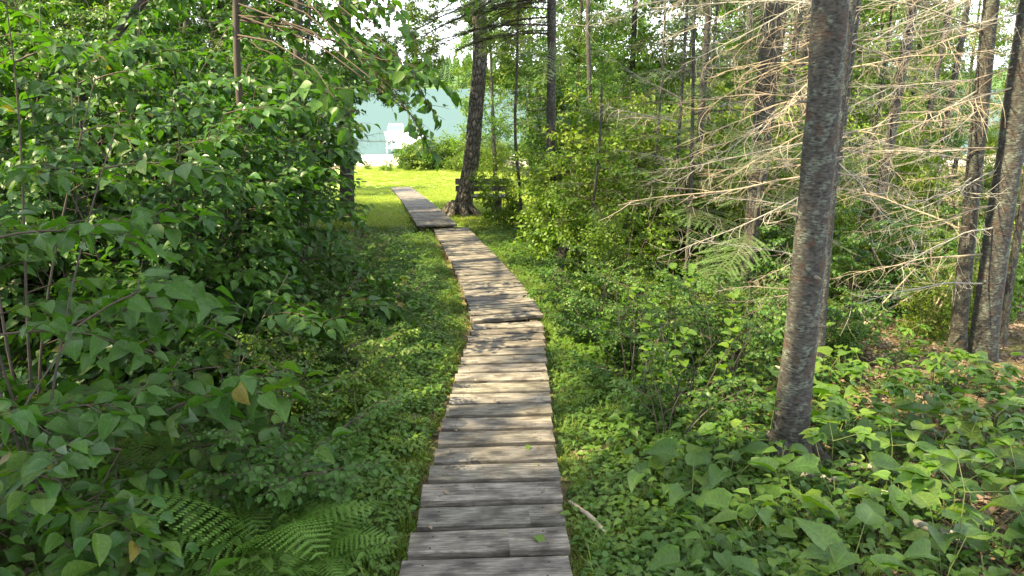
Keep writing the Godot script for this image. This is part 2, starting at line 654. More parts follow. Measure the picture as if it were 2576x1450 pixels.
func leafy_shrub(called: String, label: String, category: String, group: String, where: Vector3, plan: Dictionary, pool: Array, leaves: Array, most: int, turn := 0.0, over := "hazel_mid") -> Node3D:
	# a near shrub: every bough a part, every leaf of it a sub-part
	var o := thing(called, label, category, where, group)
	o.rotation.y = turn
	for s in stem_meshes(plan, M.young_bark):
		part("stem", s, o)
	var made := 0
	var old := leaf_meshes("hazel_near", [M.yellow], "old")
	var rest := MB.new()
	for t in plan.places:
		var bo: Dictionary = pool[rng.randi() % pool.size()]
		var b := MB.new()
		tubes_into(b, bo.tubes, t, 4, Color.WHITE)
		var tw := part("twig", b.mesh(M.twig), o)
		for l in bo.leaves:
			made += 1
			if made > most:
				var g := rng.randf_range(0.85, 1.1)
				rest.add(t * l, LEAF[over][rng.randi() % 5], Color(g, g, g))
			else:
				part("leaf", leaves[rng.randi() % leaves.size()] if rng.randf() > 0.02 else old[rng.randi() % 5], tw, t * l)
	if rest.v.size():
		part("foliage", rest.mesh(M.hazel[1]), o, Transform3D(), true)
	return o

# ------------------------------------------------------------------ conifers and dead wood
func fir_bough(length: float) -> ArrayMesh:
	var needles := MB.new()
	var twigs := MB.new()
	var axes := []
	var pts := PackedVector3Array()
	var rad := PackedFloat32Array()
	var p := Vector3.ZERO
	var pitch := 0.12
	for i in 8:
		pts.append(p)
		rad.append(lerpf(0.007, 0.0015, i / 7.0))
		p += Vector3(cos(pitch), sin(pitch), rng.randf_range(-0.12, 0.12)) * (length / 7.0)
		pitch -= 0.07
	twigs.tube(pts, rad, 4, Color.WHITE, 0.0, null, false)
	axes.append([pts, 0.25])
	var pairs := int(length / 0.055)
	for k in pairs:
		var t := 0.12 + 0.85 * k / pairs
		var f := t * 7.0
		var i0 := mini(int(f), 6)
		var at := pts[i0].lerp(pts[i0 + 1], f - i0)
		for s in [-1.0, 1.0]:
			var a: float = s * rng.randf_range(0.75, 1.05)
			var l := length * 0.42 * (1.08 - t) * rng.randf_range(0.7, 1.15) + 0.05
			var sp := PackedVector3Array()
			var q := at
			var ph := rng.randf_range(-0.15, 0.1)
			for i in 4:
				sp.append(q)
				q += Vector3(cos(a) * cos(ph), sin(ph), sin(a) * cos(ph)) * (l / 3.0)
				ph -= 0.08
				a *= 0.93
			twigs.tube(sp, PackedFloat32Array([0.0022, 0.0018, 0.0014, 0.001]), 3, Color.WHITE, 0.0, null, false)
			axes.append([sp, 0.05])
	for ax in axes:
		var q: PackedVector3Array = ax[0]
		var total := 0.0
		for i in q.size() - 1:
			total += q[i].distance_to(q[i + 1])
		var count := int(total / 0.0075)
		for k in count:
			var f := lerpf(ax[1], 1.0, float(k) / count) * (q.size() - 1)
			var i0 := mini(int(f), q.size() - 2)
			var at := q[i0].lerp(q[i0 + 1], f - i0)
			var dir := (q[i0 + 1] - q[i0]).normalized()
			var side := dir.cross(Vector3.UP).normalized()
			for s in [-1.0, 1.0]:
				var out: Vector3 = (side * s + dir * 0.75 + Vector3.UP * rng.randf_range(0.0, 0.45)).normalized()
				var l := rng.randf_range(0.014, 0.023)
				var wide := dir * 0.0016
				var base := needles.v.size()
				needles.v.append_array(PackedVector3Array([at - wide, at + wide, at + out * l]))
				var nor: Vector3 = (Vector3.UP + out * 0.3 - side * s * 0.2).normalized()
				needles.n.append_array(PackedVector3Array([nor, nor, nor]))
				needles.uv.append_array(PackedVector2Array([Vector2.ZERO, Vector2.ZERO, Vector2.ONE]))
				var g := rng.randf_range(0.75, 1.25)
				var tip := 1.0 + 0.5 * f / (q.size() - 1)
				var col := Color(g * tip, g * tip, g)
				needles.c.append_array(PackedColorArray([col, col, col]))
				needles.ix.append_array(PackedInt32Array([base, base + 1, base + 2]) if s > 0.0 else PackedInt32Array([base, base + 2, base + 1]))
	var m := ArrayMesh.new()
	needles.into(m, M.needle)
	twigs.into(m, M.twig)
	return m

func dead_bough(length: float, mat: Material, stout := 1.0) -> ArrayMesh:
	# a bare conifer branch: bent main stick with side twigs that fork and curl, hanging a little
	var b := MB.new()
	var pts := PackedVector3Array()
	var rad := PackedFloat32Array()
	var p := Vector3.ZERO
	var pitch := rng.randf_range(-0.15, 0.15)
	var yaw := 0.0
	var steps := 12
	for i in steps + 1:
		pts.append(p)
		rad.append(lerpf(0.0070, 0.0013, pow(float(i) / steps, 0.7)) * (0.5 + length * 0.5) * stout)
		pitch += rng.randf_range(-0.12, 0.09)
		yaw += rng.randf_range(-0.16, 0.16)
		p += Vector3(cos(yaw) * cos(pitch), sin(pitch), sin(yaw) * cos(pitch)) * (length / steps)
	b.tube(pts, rad, 5, Color.WHITE * 0.8)
	var count := int(length * 19.0)
	for k in count:
		var t := 0.1 + 0.88 * (k + rng.randf()) / count
		var f := minf(t, 0.99) * steps
		var i0 := int(f)
		var at := pts[i0].lerp(pts[i0 + 1], f - i0)
		var s := 1.0 if rng.randf() < 0.5 else -1.0
		var a := yaw * t + s * rng.randf_range(0.45, 1.15)
		var ph := rng.randf_range(-0.55, 0.25)
		var l := rng.randf_range(0.10, 0.38) * (1.15 - 0.55 * t) * (0.4 + 0.6 * length)
		var r0 := rng.randf_range(0.0012, 0.0025) * stout
		var q := at
		var sp := PackedVector3Array()
		var sr := PackedFloat32Array()
		var curl := rng.randf_range(-0.34, 0.26)
		var swing := rng.randf_range(-0.32, 0.32)
		for i in 6:
			sp.append(q)
			sr.append(lerpf(r0, r0 * 0.4, i / 5.0))
			q += Vector3(cos(a) * cos(ph), sin(ph), sin(a) * cos(ph)) * (l / 5.0)
			ph += curl
			a += swing
		var tone := rng.randf_range(0.6, 1.15)
		b.tube(sp, sr, 4, Color(tone, tone * rng.randf_range(0.94, 1.02), tone * rng.randf_range(0.85, 1.05)))
		if l > 0.13:
			for j in 1 + rng.randi() % 3:
				var i1 := 1 + rng.randi() % 4
				var a2 := a + rng.randf_range(-1.2, 1.2)
				var ph2 := ph + rng.randf_range(-0.9, 0.5)
				var l2 := l * rng.randf_range(0.25, 0.55)
				var q2 := sp[i1]
				var s2 := PackedVector3Array()
				for i in 4:
					s2.append(q2)
					q2 += Vector3(cos(a2) * cos(ph2), sin(ph2), sin(a2) * cos(ph2)) * (l2 / 3.0)
					ph2 += curl * 1.4
				b.tube(s2, PackedFloat32Array([r0 * 0.6, r0 * 0.5, r0 * 0.42, r0 * 0.35]), 3, Color.WHITE)
	return b.mesh(mat)

func trunk_line(pixels: Array, d: float, up: float) -> PackedVector3Array:
	# pixels run from the base upwards; the line stands at the distance d and goes on above the picture to the height up
	var pts := PackedVector3Array()
	var first := at_depth(pixels[0][0], pixels[0][1], d)
	pts.append(Vector3(first.x, ground_y(first.x, -d) - 0.12, -d))
	for k in range(1, pixels.size()):
		pts.append(at_depth(pixels[k][0], pixels[k][1], d))
	var dir := (pts[pts.size() - 1] - pts[maxi(pts.size() - 3, 0)]).normalized()
	dir = (dir + Vector3(0, 0.6, 0)).normalized()
	var last := pts[pts.size() - 1]
	while last.y < up:
		last += dir * 0.9
		pts.append(last)
	return smooth(pts, 0.16)

func smooth(pts: PackedVector3Array, step: float) -> PackedVector3Array:
	var c := Curve3D.new()
	for k in pts.size():
		var t := (pts[mini(k + 1, pts.size() - 1)] - pts[maxi(k - 1, 0)]) / 6.0
		c.add_point(pts[k], -t, t)
	c.bake_interval = step
	return c.get_baked_points()

func trunk_mesh(pts: PackedVector3Array, r: float, top: float, flare: float, flare_h: float, mat: Material, sides := 18, rough := 0.07) -> ArrayMesh:
	var rad := PackedFloat32Array()
	var total := pts[pts.size() - 1].y - pts[0].y
	for p in pts:
		var h := p.y - pts[0].y
		rad.append(lerpf(r, top, clampf(h / total, 0.0, 1.0)) + flare * exp(-h / flare_h))
	var b := MB.new()
	b.tube(pts, rad, sides, Color.WHITE, rough, noise(int(r * 100000.0) + pts.size(), 0.012, 3))
	return b.mesh(mat)

func local(pts: PackedVector3Array, o: Node3D) -> PackedVector3Array:
	return Transform3D(Basis(), -o.position) * pts

func point_on(pts: PackedVector3Array, y: float) -> Vector3:
	for k in pts.size() - 1:
		if pts[k + 1].y >= y:
			return pts[k].lerp(pts[k + 1], clampf((y - pts[k].y) / maxf(pts[k + 1].y - pts[k].y, 0.001), 0.0, 1.0))
	return pts[pts.size() - 1]

func branch_frame(az: float, pitch: float) -> Basis:
	# x points outwards in the direction az (0 is +x, a quarter turn is away from the camera)
	return Basis(Vector3.UP, az) * Basis(Vector3.BACK, pitch)

# ------------------------------------------------------------------ the scene
func _ready() -> void:
	bumps.seed = 3
	bumps.frequency = 0.01
	bumps.fractal_octaves = 3
	rng.seed = 1
	make_light()
	make_materials()
	make_leaves()
	make_ground()
	make_boardwalk()
	make_pools()
	make_trees()
	make_shade_trees()
	make_bench()
	make_shore()
	make_left_thicket()
	make_right_wood()
	make_low_plants()
	make_ground_cover()
	make_small_things()

func make_light() -> void:
	var cam := Camera3D.new()
	cam.name = "camera"
	cam.position = Vector3(0, EYE, 0)
	cam.rotation_degrees = Vector3(-PITCH, 0, 0)
	cam.fov = rad_to_deg(2.0 * atan(725.0 / FOCAL))
	cam.near = 0.05
	cam.far = 3000.0
	cam.current = true
	add_child(cam)
	var sky_m := ProceduralSkyMaterial.new()
	sky_m.sky_top_color = Color(0.88, 0.91, 0.96)
	sky_m.sky_horizon_color = Color(0.96, 0.975, 1.0)
	sky_m.sky_curve = 0.18
	sky_m.ground_bottom_color = Color(0.30, 0.32, 0.26)
	sky_m.ground_horizon_color = Color(0.70, 0.76, 0.80)
	var sky := Sky.new()
	sky.sky_material = sky_m
	var env := Environment.new()
	env.background_mode = Environment.BG_SKY
	env.sky = sky
	env.background_energy_multiplier = 0.9
	env.tonemap_mode = Environment.TONE_MAPPER_LINEAR
	env.tonemap_exposure = 6.1
	env.sdfgi_enabled = true
	env.ssao_enabled = true
	env.ssil_enabled = true
	var we := WorldEnvironment.new()
	we.name = "environment"
	we.environment = env
	add_child(we)
	var sun := DirectionalLight3D.new()
	sun.name = "sun"
	sun.light_color = Color(1.0, 0.92, 0.75)
	sun.light_energy = 1.6
	sun.light_angular_distance = 0.53
	sun.shadow_enabled = true
	add_child(sun)
	sun.look_at_from_position(SUN, Vector3.ZERO)

const SUN := Vector3(-0.58, 0.79, 0.20)

func sheet(x0: float, x1: float, d0: float, d1: float, step: float, lift: float, mat: Material) -> ArrayMesh:
	var nx := int((x1 - x0) / step)
	var nd := int((d1 - d0) / step)
	var b := MB.new()
	for j in nd + 1:
		for i in nx + 1:
			var x := lerpf(x0, x1, float(i) / nx)
			var d := lerpf(d0, d1, float(j) / nd)
			b.v.append(Vector3(x, ground_y(x, -d) + lift, -d))
			b.n.append(Vector3.UP)
			b.uv.append(Vector2(x, d))
			b.c.append(Color.WHITE)
	for j in nd:
		for i in nx:
			var p := j * (nx + 1) + i
			var q := p + nx + 1
			b.ix.append_array(PackedInt32Array([p, q, p + 1, p + 1, q, q + 1]))
	for k in b.v.size():
		var p := b.v[k]
		b.n[k] = Vector3(ground_y(p.x - 0.1, p.z) - ground_y(p.x + 0.1, p.z), 0.2, ground_y(p.x, p.z - 0.1) - ground_y(p.x, p.z + 0.1)).normalized()
	return b.mesh(mat)

func ground_mat(pic: Texture2D, scale: float) -> StandardMaterial3D:
	var m := StandardMaterial3D.new()
	m.albedo_texture = pic
	m.roughness = 0.95
	m.metallic_specular = 0.2
	m.uv1_triplanar = true
	m.uv1_world_triplanar = true
	m.uv1_scale = Vector3.ONE * scale
	return m

func make_ground() -> void:
	var soil := floor_picture(5, [Color(0.045, 0.03, 0.018), Color(0.15, 0.10, 0.06), Color(0.035, 0.04, 0.014), Color(0.10, 0.115, 0.035)])
	structure("ground", sheet(-14.0, 14.0, -4.0, 14.0, 0.14, 0.0, ground_mat(soil, 0.45)), "forest floor of brown litter, soil and moss on both sides of the boardwalk")
	structure("ground", sheet(-60.0, 60.0, 13.96, 40.0, 0.5, -0.006, ground_mat(soil, 0.45)), "woodland floor sloping down behind the trees towards the lake")
	var turf := floor_picture(9, [Color(0.075, 0.13, 0.025), Color(0.15, 0.24, 0.04), Color(0.13, 0.19, 0.035), Color(0.25, 0.30, 0.06)])
	structure("lawn", sheet(-9.0, 12.0, 14.4, 39.5, 0.35, 0.012, ground_mat(turf, 0.6)), "sunny mown lawn beyond the trees at the end of the boardwalk")
	var sand := floor_picture(13, [Color(0.24, 0.205, 0.16), Color(0.33, 0.29, 0.23), Color(0.28, 0.25, 0.20), Color(0.36, 0.32, 0.265)])
	structure("beach", sheet(-60.0, 60.0, 39.0, 54.0, 1.0, 0.02, ground_mat(sand, 0.5)), "pale sandy strip of shore between the lawn and the lake")
	var lake := MB.new()
	lake.quad(Vector3(-1200, LAKE, -46.0), Vector3(1200, LAKE, -46.0), Vector3(1200, LAKE, -900.0), Vector3(-1200, LAKE, -900.0), Color.WHITE)
	var wm := StandardMaterial3D.new()
	wm.albedo_color = lin(0.048, 0.078, 0.084)
	wm.roughness = 0.5
	wm.specular_mode = BaseMaterial3D.SPECULAR_DISABLED
	wm.uv1_triplanar = true
	wm.uv1_world_triplanar = true
	wm.uv1_scale = Vector3(0.25, 0.25, 0.7)
	var nt := NoiseTexture2D.new()
	nt.width = 512
	nt.height = 512
	nt.seamless = true
	nt.as_normal_map = true
	nt.bump_strength = 5.0
	nt.noise = noise(88, 0.018, 4)
	wm.normal_enabled = true
	wm.normal_texture = nt
	wm.normal_scale = 1.6
	structure("lake", lake.mesh(wm), "light blue rippled lake water behind the trees")
	# the opposite shore
	var hill := MB.new()
	var f := noise(17, 0.004, 4)
	for i in 161:
		var x := -1400.0 + i * 17.5
		var h := 10.0 + 12.0 * (0.5 + f.get_noise_1d(x))
		for r in [[-640.0, LAKE - 0.5], [-660.0, LAKE + h * 0.35], [-720.0, LAKE + h], [-900.0, LAKE + h * 1.2]]:
			hill.v.append(Vector3(x, r[1], r[0]))
			hill.n.append(Vector3(0, 0.8, 0.6))
			hill.uv.append(Vector2(x, r[1]))
			hill.c.append(Color.WHITE)
	for i in 160:
		for r in 3:
			var p := i * 4 + r
			hill.ix.append_array(PackedInt32Array([p, p + 1, p + 4, p + 4, p + 1, p + 5]))
	structure("hill", hill.mesh(plain(0.05, 0.09, 0.03)), "low wooded rise on the far side of the lake")
	var cone := MB.new()
	rng.seed = 71
	for k in 46:
		var t := k / 46.0
		var a := k * 2.4
		var r := 2.2 * (1.0 - t) + 0.25
		var at := Vector3(0, 1.0 + 8.5 * t, 0)
		cone.tube(PackedVector3Array([at, at + Vector3(cos(a) * r * 0.6, -0.1, sin(a) * r * 0.6), at + Vector3(cos(a) * r, -0.6, sin(a) * r)]), PackedFloat32Array([0.2, 0.55, 0.05]), 4, Color.WHITE * rng.randf_range(0.7, 1.2))
	cone.tube(PackedVector3Array([Vector3(0, -1, 0), Vector3(0, 9.8, 0)]), PackedFloat32Array([0.25, 0.04]), 5, Color(0.8, 0.6, 0.5))
	var spots := []
	for k in 900:
		var x := rng.randf_range(-420.0, 260.0)
		var z := -rng.randf_range(642.0, 720.0)
		var h := 10.0 + 12.0 * (0.5 + f.get_noise_1d(x))
		var y := LAKE + (h * 0.35 * (-z - 640.0) / 20.0 if z > -660.0 else lerpf(h * 0.35, h, (-z - 660.0) / 60.0))
		spots.append(Transform3D(Basis(Vector3.UP, rng.randf() * TAU).scaled(Vector3.ONE * rng.randf_range(0.8, 1.7)), Vector3(x, y, z)))
	scatter("far_forest", "distant dark green forest lining the opposite shore of the lake", "forest", cone.mesh(plain(0.05, 0.10, 0.03)), spots)

# ------------------------------------------------------------------ boardwalk
func board_mesh(length: float, width: float, thick: float, mat: Material, tone: float) -> ArrayMesh:
	var b := MB.new()
	var col := Color(tone, tone * rng.randf_range(0.97, 1.02), tone * rng.randf_range(0.94, 1.03))
	b.box(Transform3D(), Vector3(length, thick, width), 0.005, col, Vector2(rng.randf(), rng.randf()))
	return b.mesh(mat)

func walk_section(label: String, from: Vector3, to: Vector3, width: float, extra: float, wiggle: Callable, mats: Array, pitch: float) -> void:
	# from and to: middle of the upper side at both ends
	var o := thing("boardwalk", label, "boardwalk", Vector3(from.x, ground_y(from.x, from.z), from.z), "boardwalk sections")
	var run := to - from
	var heading := atan2(-run.x, -run.z)
	var flat := Vector2(run.x, run.z).length()
	var slope := atan2(run.y, flat)
	var count := int(flat / pitch)
	var nb := MB.new()
	nb.tube(PackedVector3Array([Vector3(0, -0.006, 0), Vector3(0, 0.0005, 0), Vector3(0, 0.0015, 0)]), PackedFloat32Array([0.0045, 0.0045, 0.003]), 7, Color.WHITE)
	var nail := nb.mesh(plain(0.05, 0.035, 0.028, 0.6))
	for k in count:
		var t := (k + 0.5) / count
		var w: Array = wiggle.call(t)
		var mid := from + run * t + Vector3(w[0], 0, 0)
		var b := Basis(Vector3.UP, heading + extra + w[1] + rng.randf_range(-0.010, 0.010)) * Basis(Vector3.RIGHT, slope + rng.randf_range(-0.012, 0.012)) * Basis(Vector3.BACK, rng.randf_range(-0.008, 0.008))
		var wide := pitch - rng.randf_range(0.036, 0.050)
		var long := width + rng.randf_range(-0.008, 0.010)
		var pl := part("plank", board_mesh(long, wide, 0.038, mats[1 if w[2] > rng.randf() else 0], rng.randf_range(0.72, 1.18)), o, Transform3D(b, mid + Vector3(rng.randf_range(-0.005, 0.005), -0.019 + rng.randf_range(-0.003, 0.003), 0) - o.position))
		if from.z > -7.0 and k * pitch < 5.5:
			for e in [-1.0, 1.0]:
				for f in [-1.0, 1.0]:
					part("nail", nail, pl, Transform3D(Basis(), Vector3(e * (long * 0.5 - 0.085 + rng.randf_range(-0.012, 0.012)), 0.0192, f * wide * 0.27 + rng.randf_range(-0.008, 0.008))))
	for s in [-1.0, 1.0]:
		var bm := MB.new()
		var across := Basis(Vector3.UP, heading) * Vector3(s * (width * 0.5 - 0.09), 0, 0)
		var steps := 8
		var last := Vector3.ZERO
		for k in steps + 1:
			var t := float(k) / steps
			var w: Array = wiggle.call(t)
			var at := from + run * t + Vector3(w[0], 0, 0) + across + Vector3(0, -0.043 - 0.045, 0) - o.position
			if k > 0:
				var d := (at - last)
				var bs := Basis(Vector3.UP, atan2(-d.z, d.x)) * Basis(Vector3.BACK, atan2(d.y, Vector2(d.x, d.z).length()))
				bm.box(Transform3D(bs, (at + last) * 0.5), Vector3(d.length() - 0.002, 0.09, 0.07), 0.004, Color(0.55, 0.5, 0.45), Vector2(k * 0.3, s * 0.2))
			last = at
		part("stringer", bm.mesh(M.board[1]), o)

func walk_y(d: float) -> float:
	return 0.115 - SLOPE * d

func make_boardwalk() -> void:
	rng.seed = 400
	var still := func(t): return [0.0, 0.0, 0.55]
	walk_section("straight weathered boardwalk section of wide grey planks among low green plants", Vector3(-0.105, walk_y(0.9), -0.9), Vector3(-0.06, walk_y(5.95), -5.95), 0.61,
		0.035, func(t): return [0.02 * smoothstep(0.6, 1.0, t), 0.03 * sin(t * 4.0) + 0.13 * smoothstep(0.6, 1.0, t), clampf((t - 0.55) * 2.2, 0.05, 0.7)], M.board, 0.1985)
	walk_section("curving middle boardwalk section that bends away and ends at the step", Vector3(-0.035, walk_y(6.1), -6.1), Vector3(-1.16, walk_y(13.35), -13.35), 0.655,
		0.03, func(t): return [0.10 * sin(PI * t) * (1.0 - t), 0.05 * exp(-t * 6.0) + 0.03, 0.55 - 0.5 * t], M.board, 0.1985)
	walk_section("wider raised boardwalk section leading out of the trees past the leaning oak", Vector3(-1.40, -0.93, -13.25), Vector3(-4.25, -2.17, -27.3), 0.745,
		0.0, func(t): return [0.05 * sin(PI * t), 0.0, 0.0], [M.far_board, M.far_board], 0.16)

# ------------------------------------------------------------------ pools of boughs and whole shrubs
func make_pools() -> void:
	bough_pool("hazel_bough", 8, 0.74, 0.132, 8, 0.75, 0.15, 0.3)
	bough_pool("fine_bough", 8, 0.68, 0.09, 11, 0.65, 0.8, 0.9)
	bough_pool("big_bough", 6, 1.9, 0.13, 12, 0.8, 0.4, 0.3)
	bough_pool("small_bough", 6, 0.32, 0.036, 8, 0.4, 0.2, 0.4)
	shrub_kind("hazel", 7, 2.2, 5, 46, 0.75, protos.hazel_bough, "hazel_mid", M.hazel)
	shrub_kind("tall_hazel", 6, 3.9, 6, 92, 1.2, protos.hazel_bough, "hazel_mid", M.hazel)
	shrub_kind("fine", 5, 3.8, 5, 96, 1.15, protos.fine_bough, "hazel_far", M.bright + M.hazel)
	shrub_kind("bright", 4, 1.9, 6, 66, 0.6, protos.fine_bough, "hazel_far", M.bright)
	shrub_kind("snowberry", 4, 0.58, 7, 60, 0.34, protos.small_bough, "small_mid", M.small)
	rng.seed = 2100
	var firs := []
	for k in 5:
		firs.append(fir_bough(rng.randf_range(0.75, 1.05)))
	protos.fir = firs
	var dead := []
	for k in 9:
		dead.append(dead_bough(rng.randf_range(0.9, 1.5), M.dead))
	for k in 4:
		dead.append(dead_bough(rng.randf_range(0.9, 1.5), M.greydead))
	protos.dead = dead
	var grey := []
	for k in 5:
		grey.append(dead_bough(rng.randf_range(0.9, 1.6), M.greydead))
	protos.greydead = grey
	# a crown of leaf-sized faces for the trees that stand over the picture
	var crowns := []
	for k in 3:
		rng.seed = 3000 + k
		var leaves := MB.new()
		var twigs := MB.new()
		for j in 17:
			var bo: Dictionary = protos.big_bough[rng.randi() % 6]
			var away := j * 2.4 + rng.randf()
			var t := Transform3D(Basis(Vector3.UP, away) * Basis(Vector3.BACK, rng.randf_range(-0.2, 0.7)), Vector3(0, rng.randf_range(-0.9, 0.9), 0))
			tubes_into(twigs, bo.tubes, t, 3, Color.WHITE)
			for l in bo.leaves:
				var g := rng.randf_range(0.8, 1.15)
				leaves.add(t * l, LEAF.hazel_far[rng.randi() % 5], Color(g, g, g))
		var m := ArrayMesh.new()
		leaves.into(m, M.hazel[k])
		twigs.into(m, M.twig)
		crowns.append(m)
	protos.crown = crowns
	# rounder clumps of leaves for the trees farther away
	var clumps := []
	for k in 4:
		rng.seed = 3100 + k
		var leaves := MB.new()
		var twigs := MB.new()
		for j in 16:
			var bo: Dictionary = protos.fine_bough[rng.randi() % 8]
			var t := Transform3D(Basis(Vector3.UP, j * 2.4 + rng.randf()) * Basis(Vector3.BACK, rng.randf_range(-0.7, 1.1)) * Basis(Vector3.RIGHT, rng.randf_range(-0.8, 0.8)), Vector3(rng.randf_range(-0.3, 0.3), rng.randf_range(-0.4, 0.4), rng.randf_range(-0.3, 0.3)))
			tubes_into(twigs, bo.tubes, t, 3, Color.WHITE)
			for l in bo.leaves:
				var g := rng.randf_range(0.78, 1.18)
				leaves.add(t * l, LEAF.hazel_far[rng.randi() % 5], Color(g * rng.randf_range(0.9, 1.15), g, g))
		var m := ArrayMesh.new()
		leaves.into(m, [M.bright[0], M.hazel[2], M.bright[1], M.hazel[0]][k])
		twigs.into(m, M.twig)
		clumps.append(m)
	protos.clump = clumps

func broad_tree(label: String, group: String, x: float, d: float, h: float, from: float, wide: float, count: int, kinds: Array) -> void:
	var line := upright(x, d, h, rng.randf_range(-0.03, 0.03))
	var o := thing("leafy_tree", label, "tree", gp(x, d), group)
	part("trunk", trunk_mesh(local(line, o), 0.035 + h * 0.008, 0.03, 0.03, 0.2, M.fir_bark, 10), o)
	for k in count:
		var t := (k + rng.randf()) / count
		var y := lerpf(from, h, t)
		var a := k * 2.4 + rng.randf()
		var r := wide * sqrt(rng.randf()) * sin(PI * clampf(0.15 + 0.8 * t, 0.0, 1.0))
		var q := point_on(line, o.position.y + y) - o.position
		var p := q + Vector3(cos(a) * r, 0.15, sin(a) * r)
		part("crown", protos.clump[kinds[rng.randi() % kinds.size()]], o, Transform3D(Basis(Vector3.UP, a).scaled(Vector3.ONE * rng.randf_range(0.85, 1.4)), p), true)

# ------------------------------------------------------------------ trees
func fir_tree(called: String, label: String, group: String, pts: PackedVector3Array, r: float, flare: float, dead: Array, live: Array, mat: Material, sides := 14) -> Node3D:
	# dead and live: [height above the base, azimuth, pitch, size]
	var base := Vector3(pts[0].x, ground_y(pts[0].x, pts[0].z), pts[0].z)
	var o := thing(called, label, "tree", base, group)
	part("trunk", trunk_mesh(local(pts, o), r, r * 0.6, flare, 0.17, mat, sides, 0.10), o)
	for k in dead:
		var at := point_on(pts, base.y + k[0]) - base
		var pool: Array = protos.greydead if k.size() > 4 else protos.dead
		part("dead_branch", pool[rng.randi() % pool.size()], o, Transform3D(branch_frame(k[1], k[2]).scaled(Vector3.ONE * k[3]), at))
	for k in live:
		var at := point_on(pts, base.y + k[0]) - base
		part("bough", protos.fir[rng.randi() % 5], o, Transform3D(branch_frame(k[1], k[2]).scaled(Vector3.ONE * k[3]), at))
	return o

func ring_of(h0: float, h1: float, count: int, az: float, fan: float, pitch0: float, pitch1: float, s0: float, s1: float) -> Array:
	var out := []
	for k in count:
		out.append([lerpf(h0, h1, (k + rng.randf()) / count), az + rng.randf_range(-fan, fan), rng.randf_range(pitch0, pitch1), rng.randf_range(s0, s1)])
	return out

func upright(x: float, d: float, h: float, lean := 0.0) -> PackedVector3Array:
	var pts := PackedVector3Array()
	var g := ground_y(x, -d)
	var w := rng.randf() * 6.0
	for k in 10:
		var t := k / 9.0
		pts.append(Vector3(x + lean * h * t + 0.05 * sin(w + t * 4.0), g - 0.12 + h * t, -d + 0.05 * cos(w + t * 3.0)))
	return smooth(pts, 0.3)

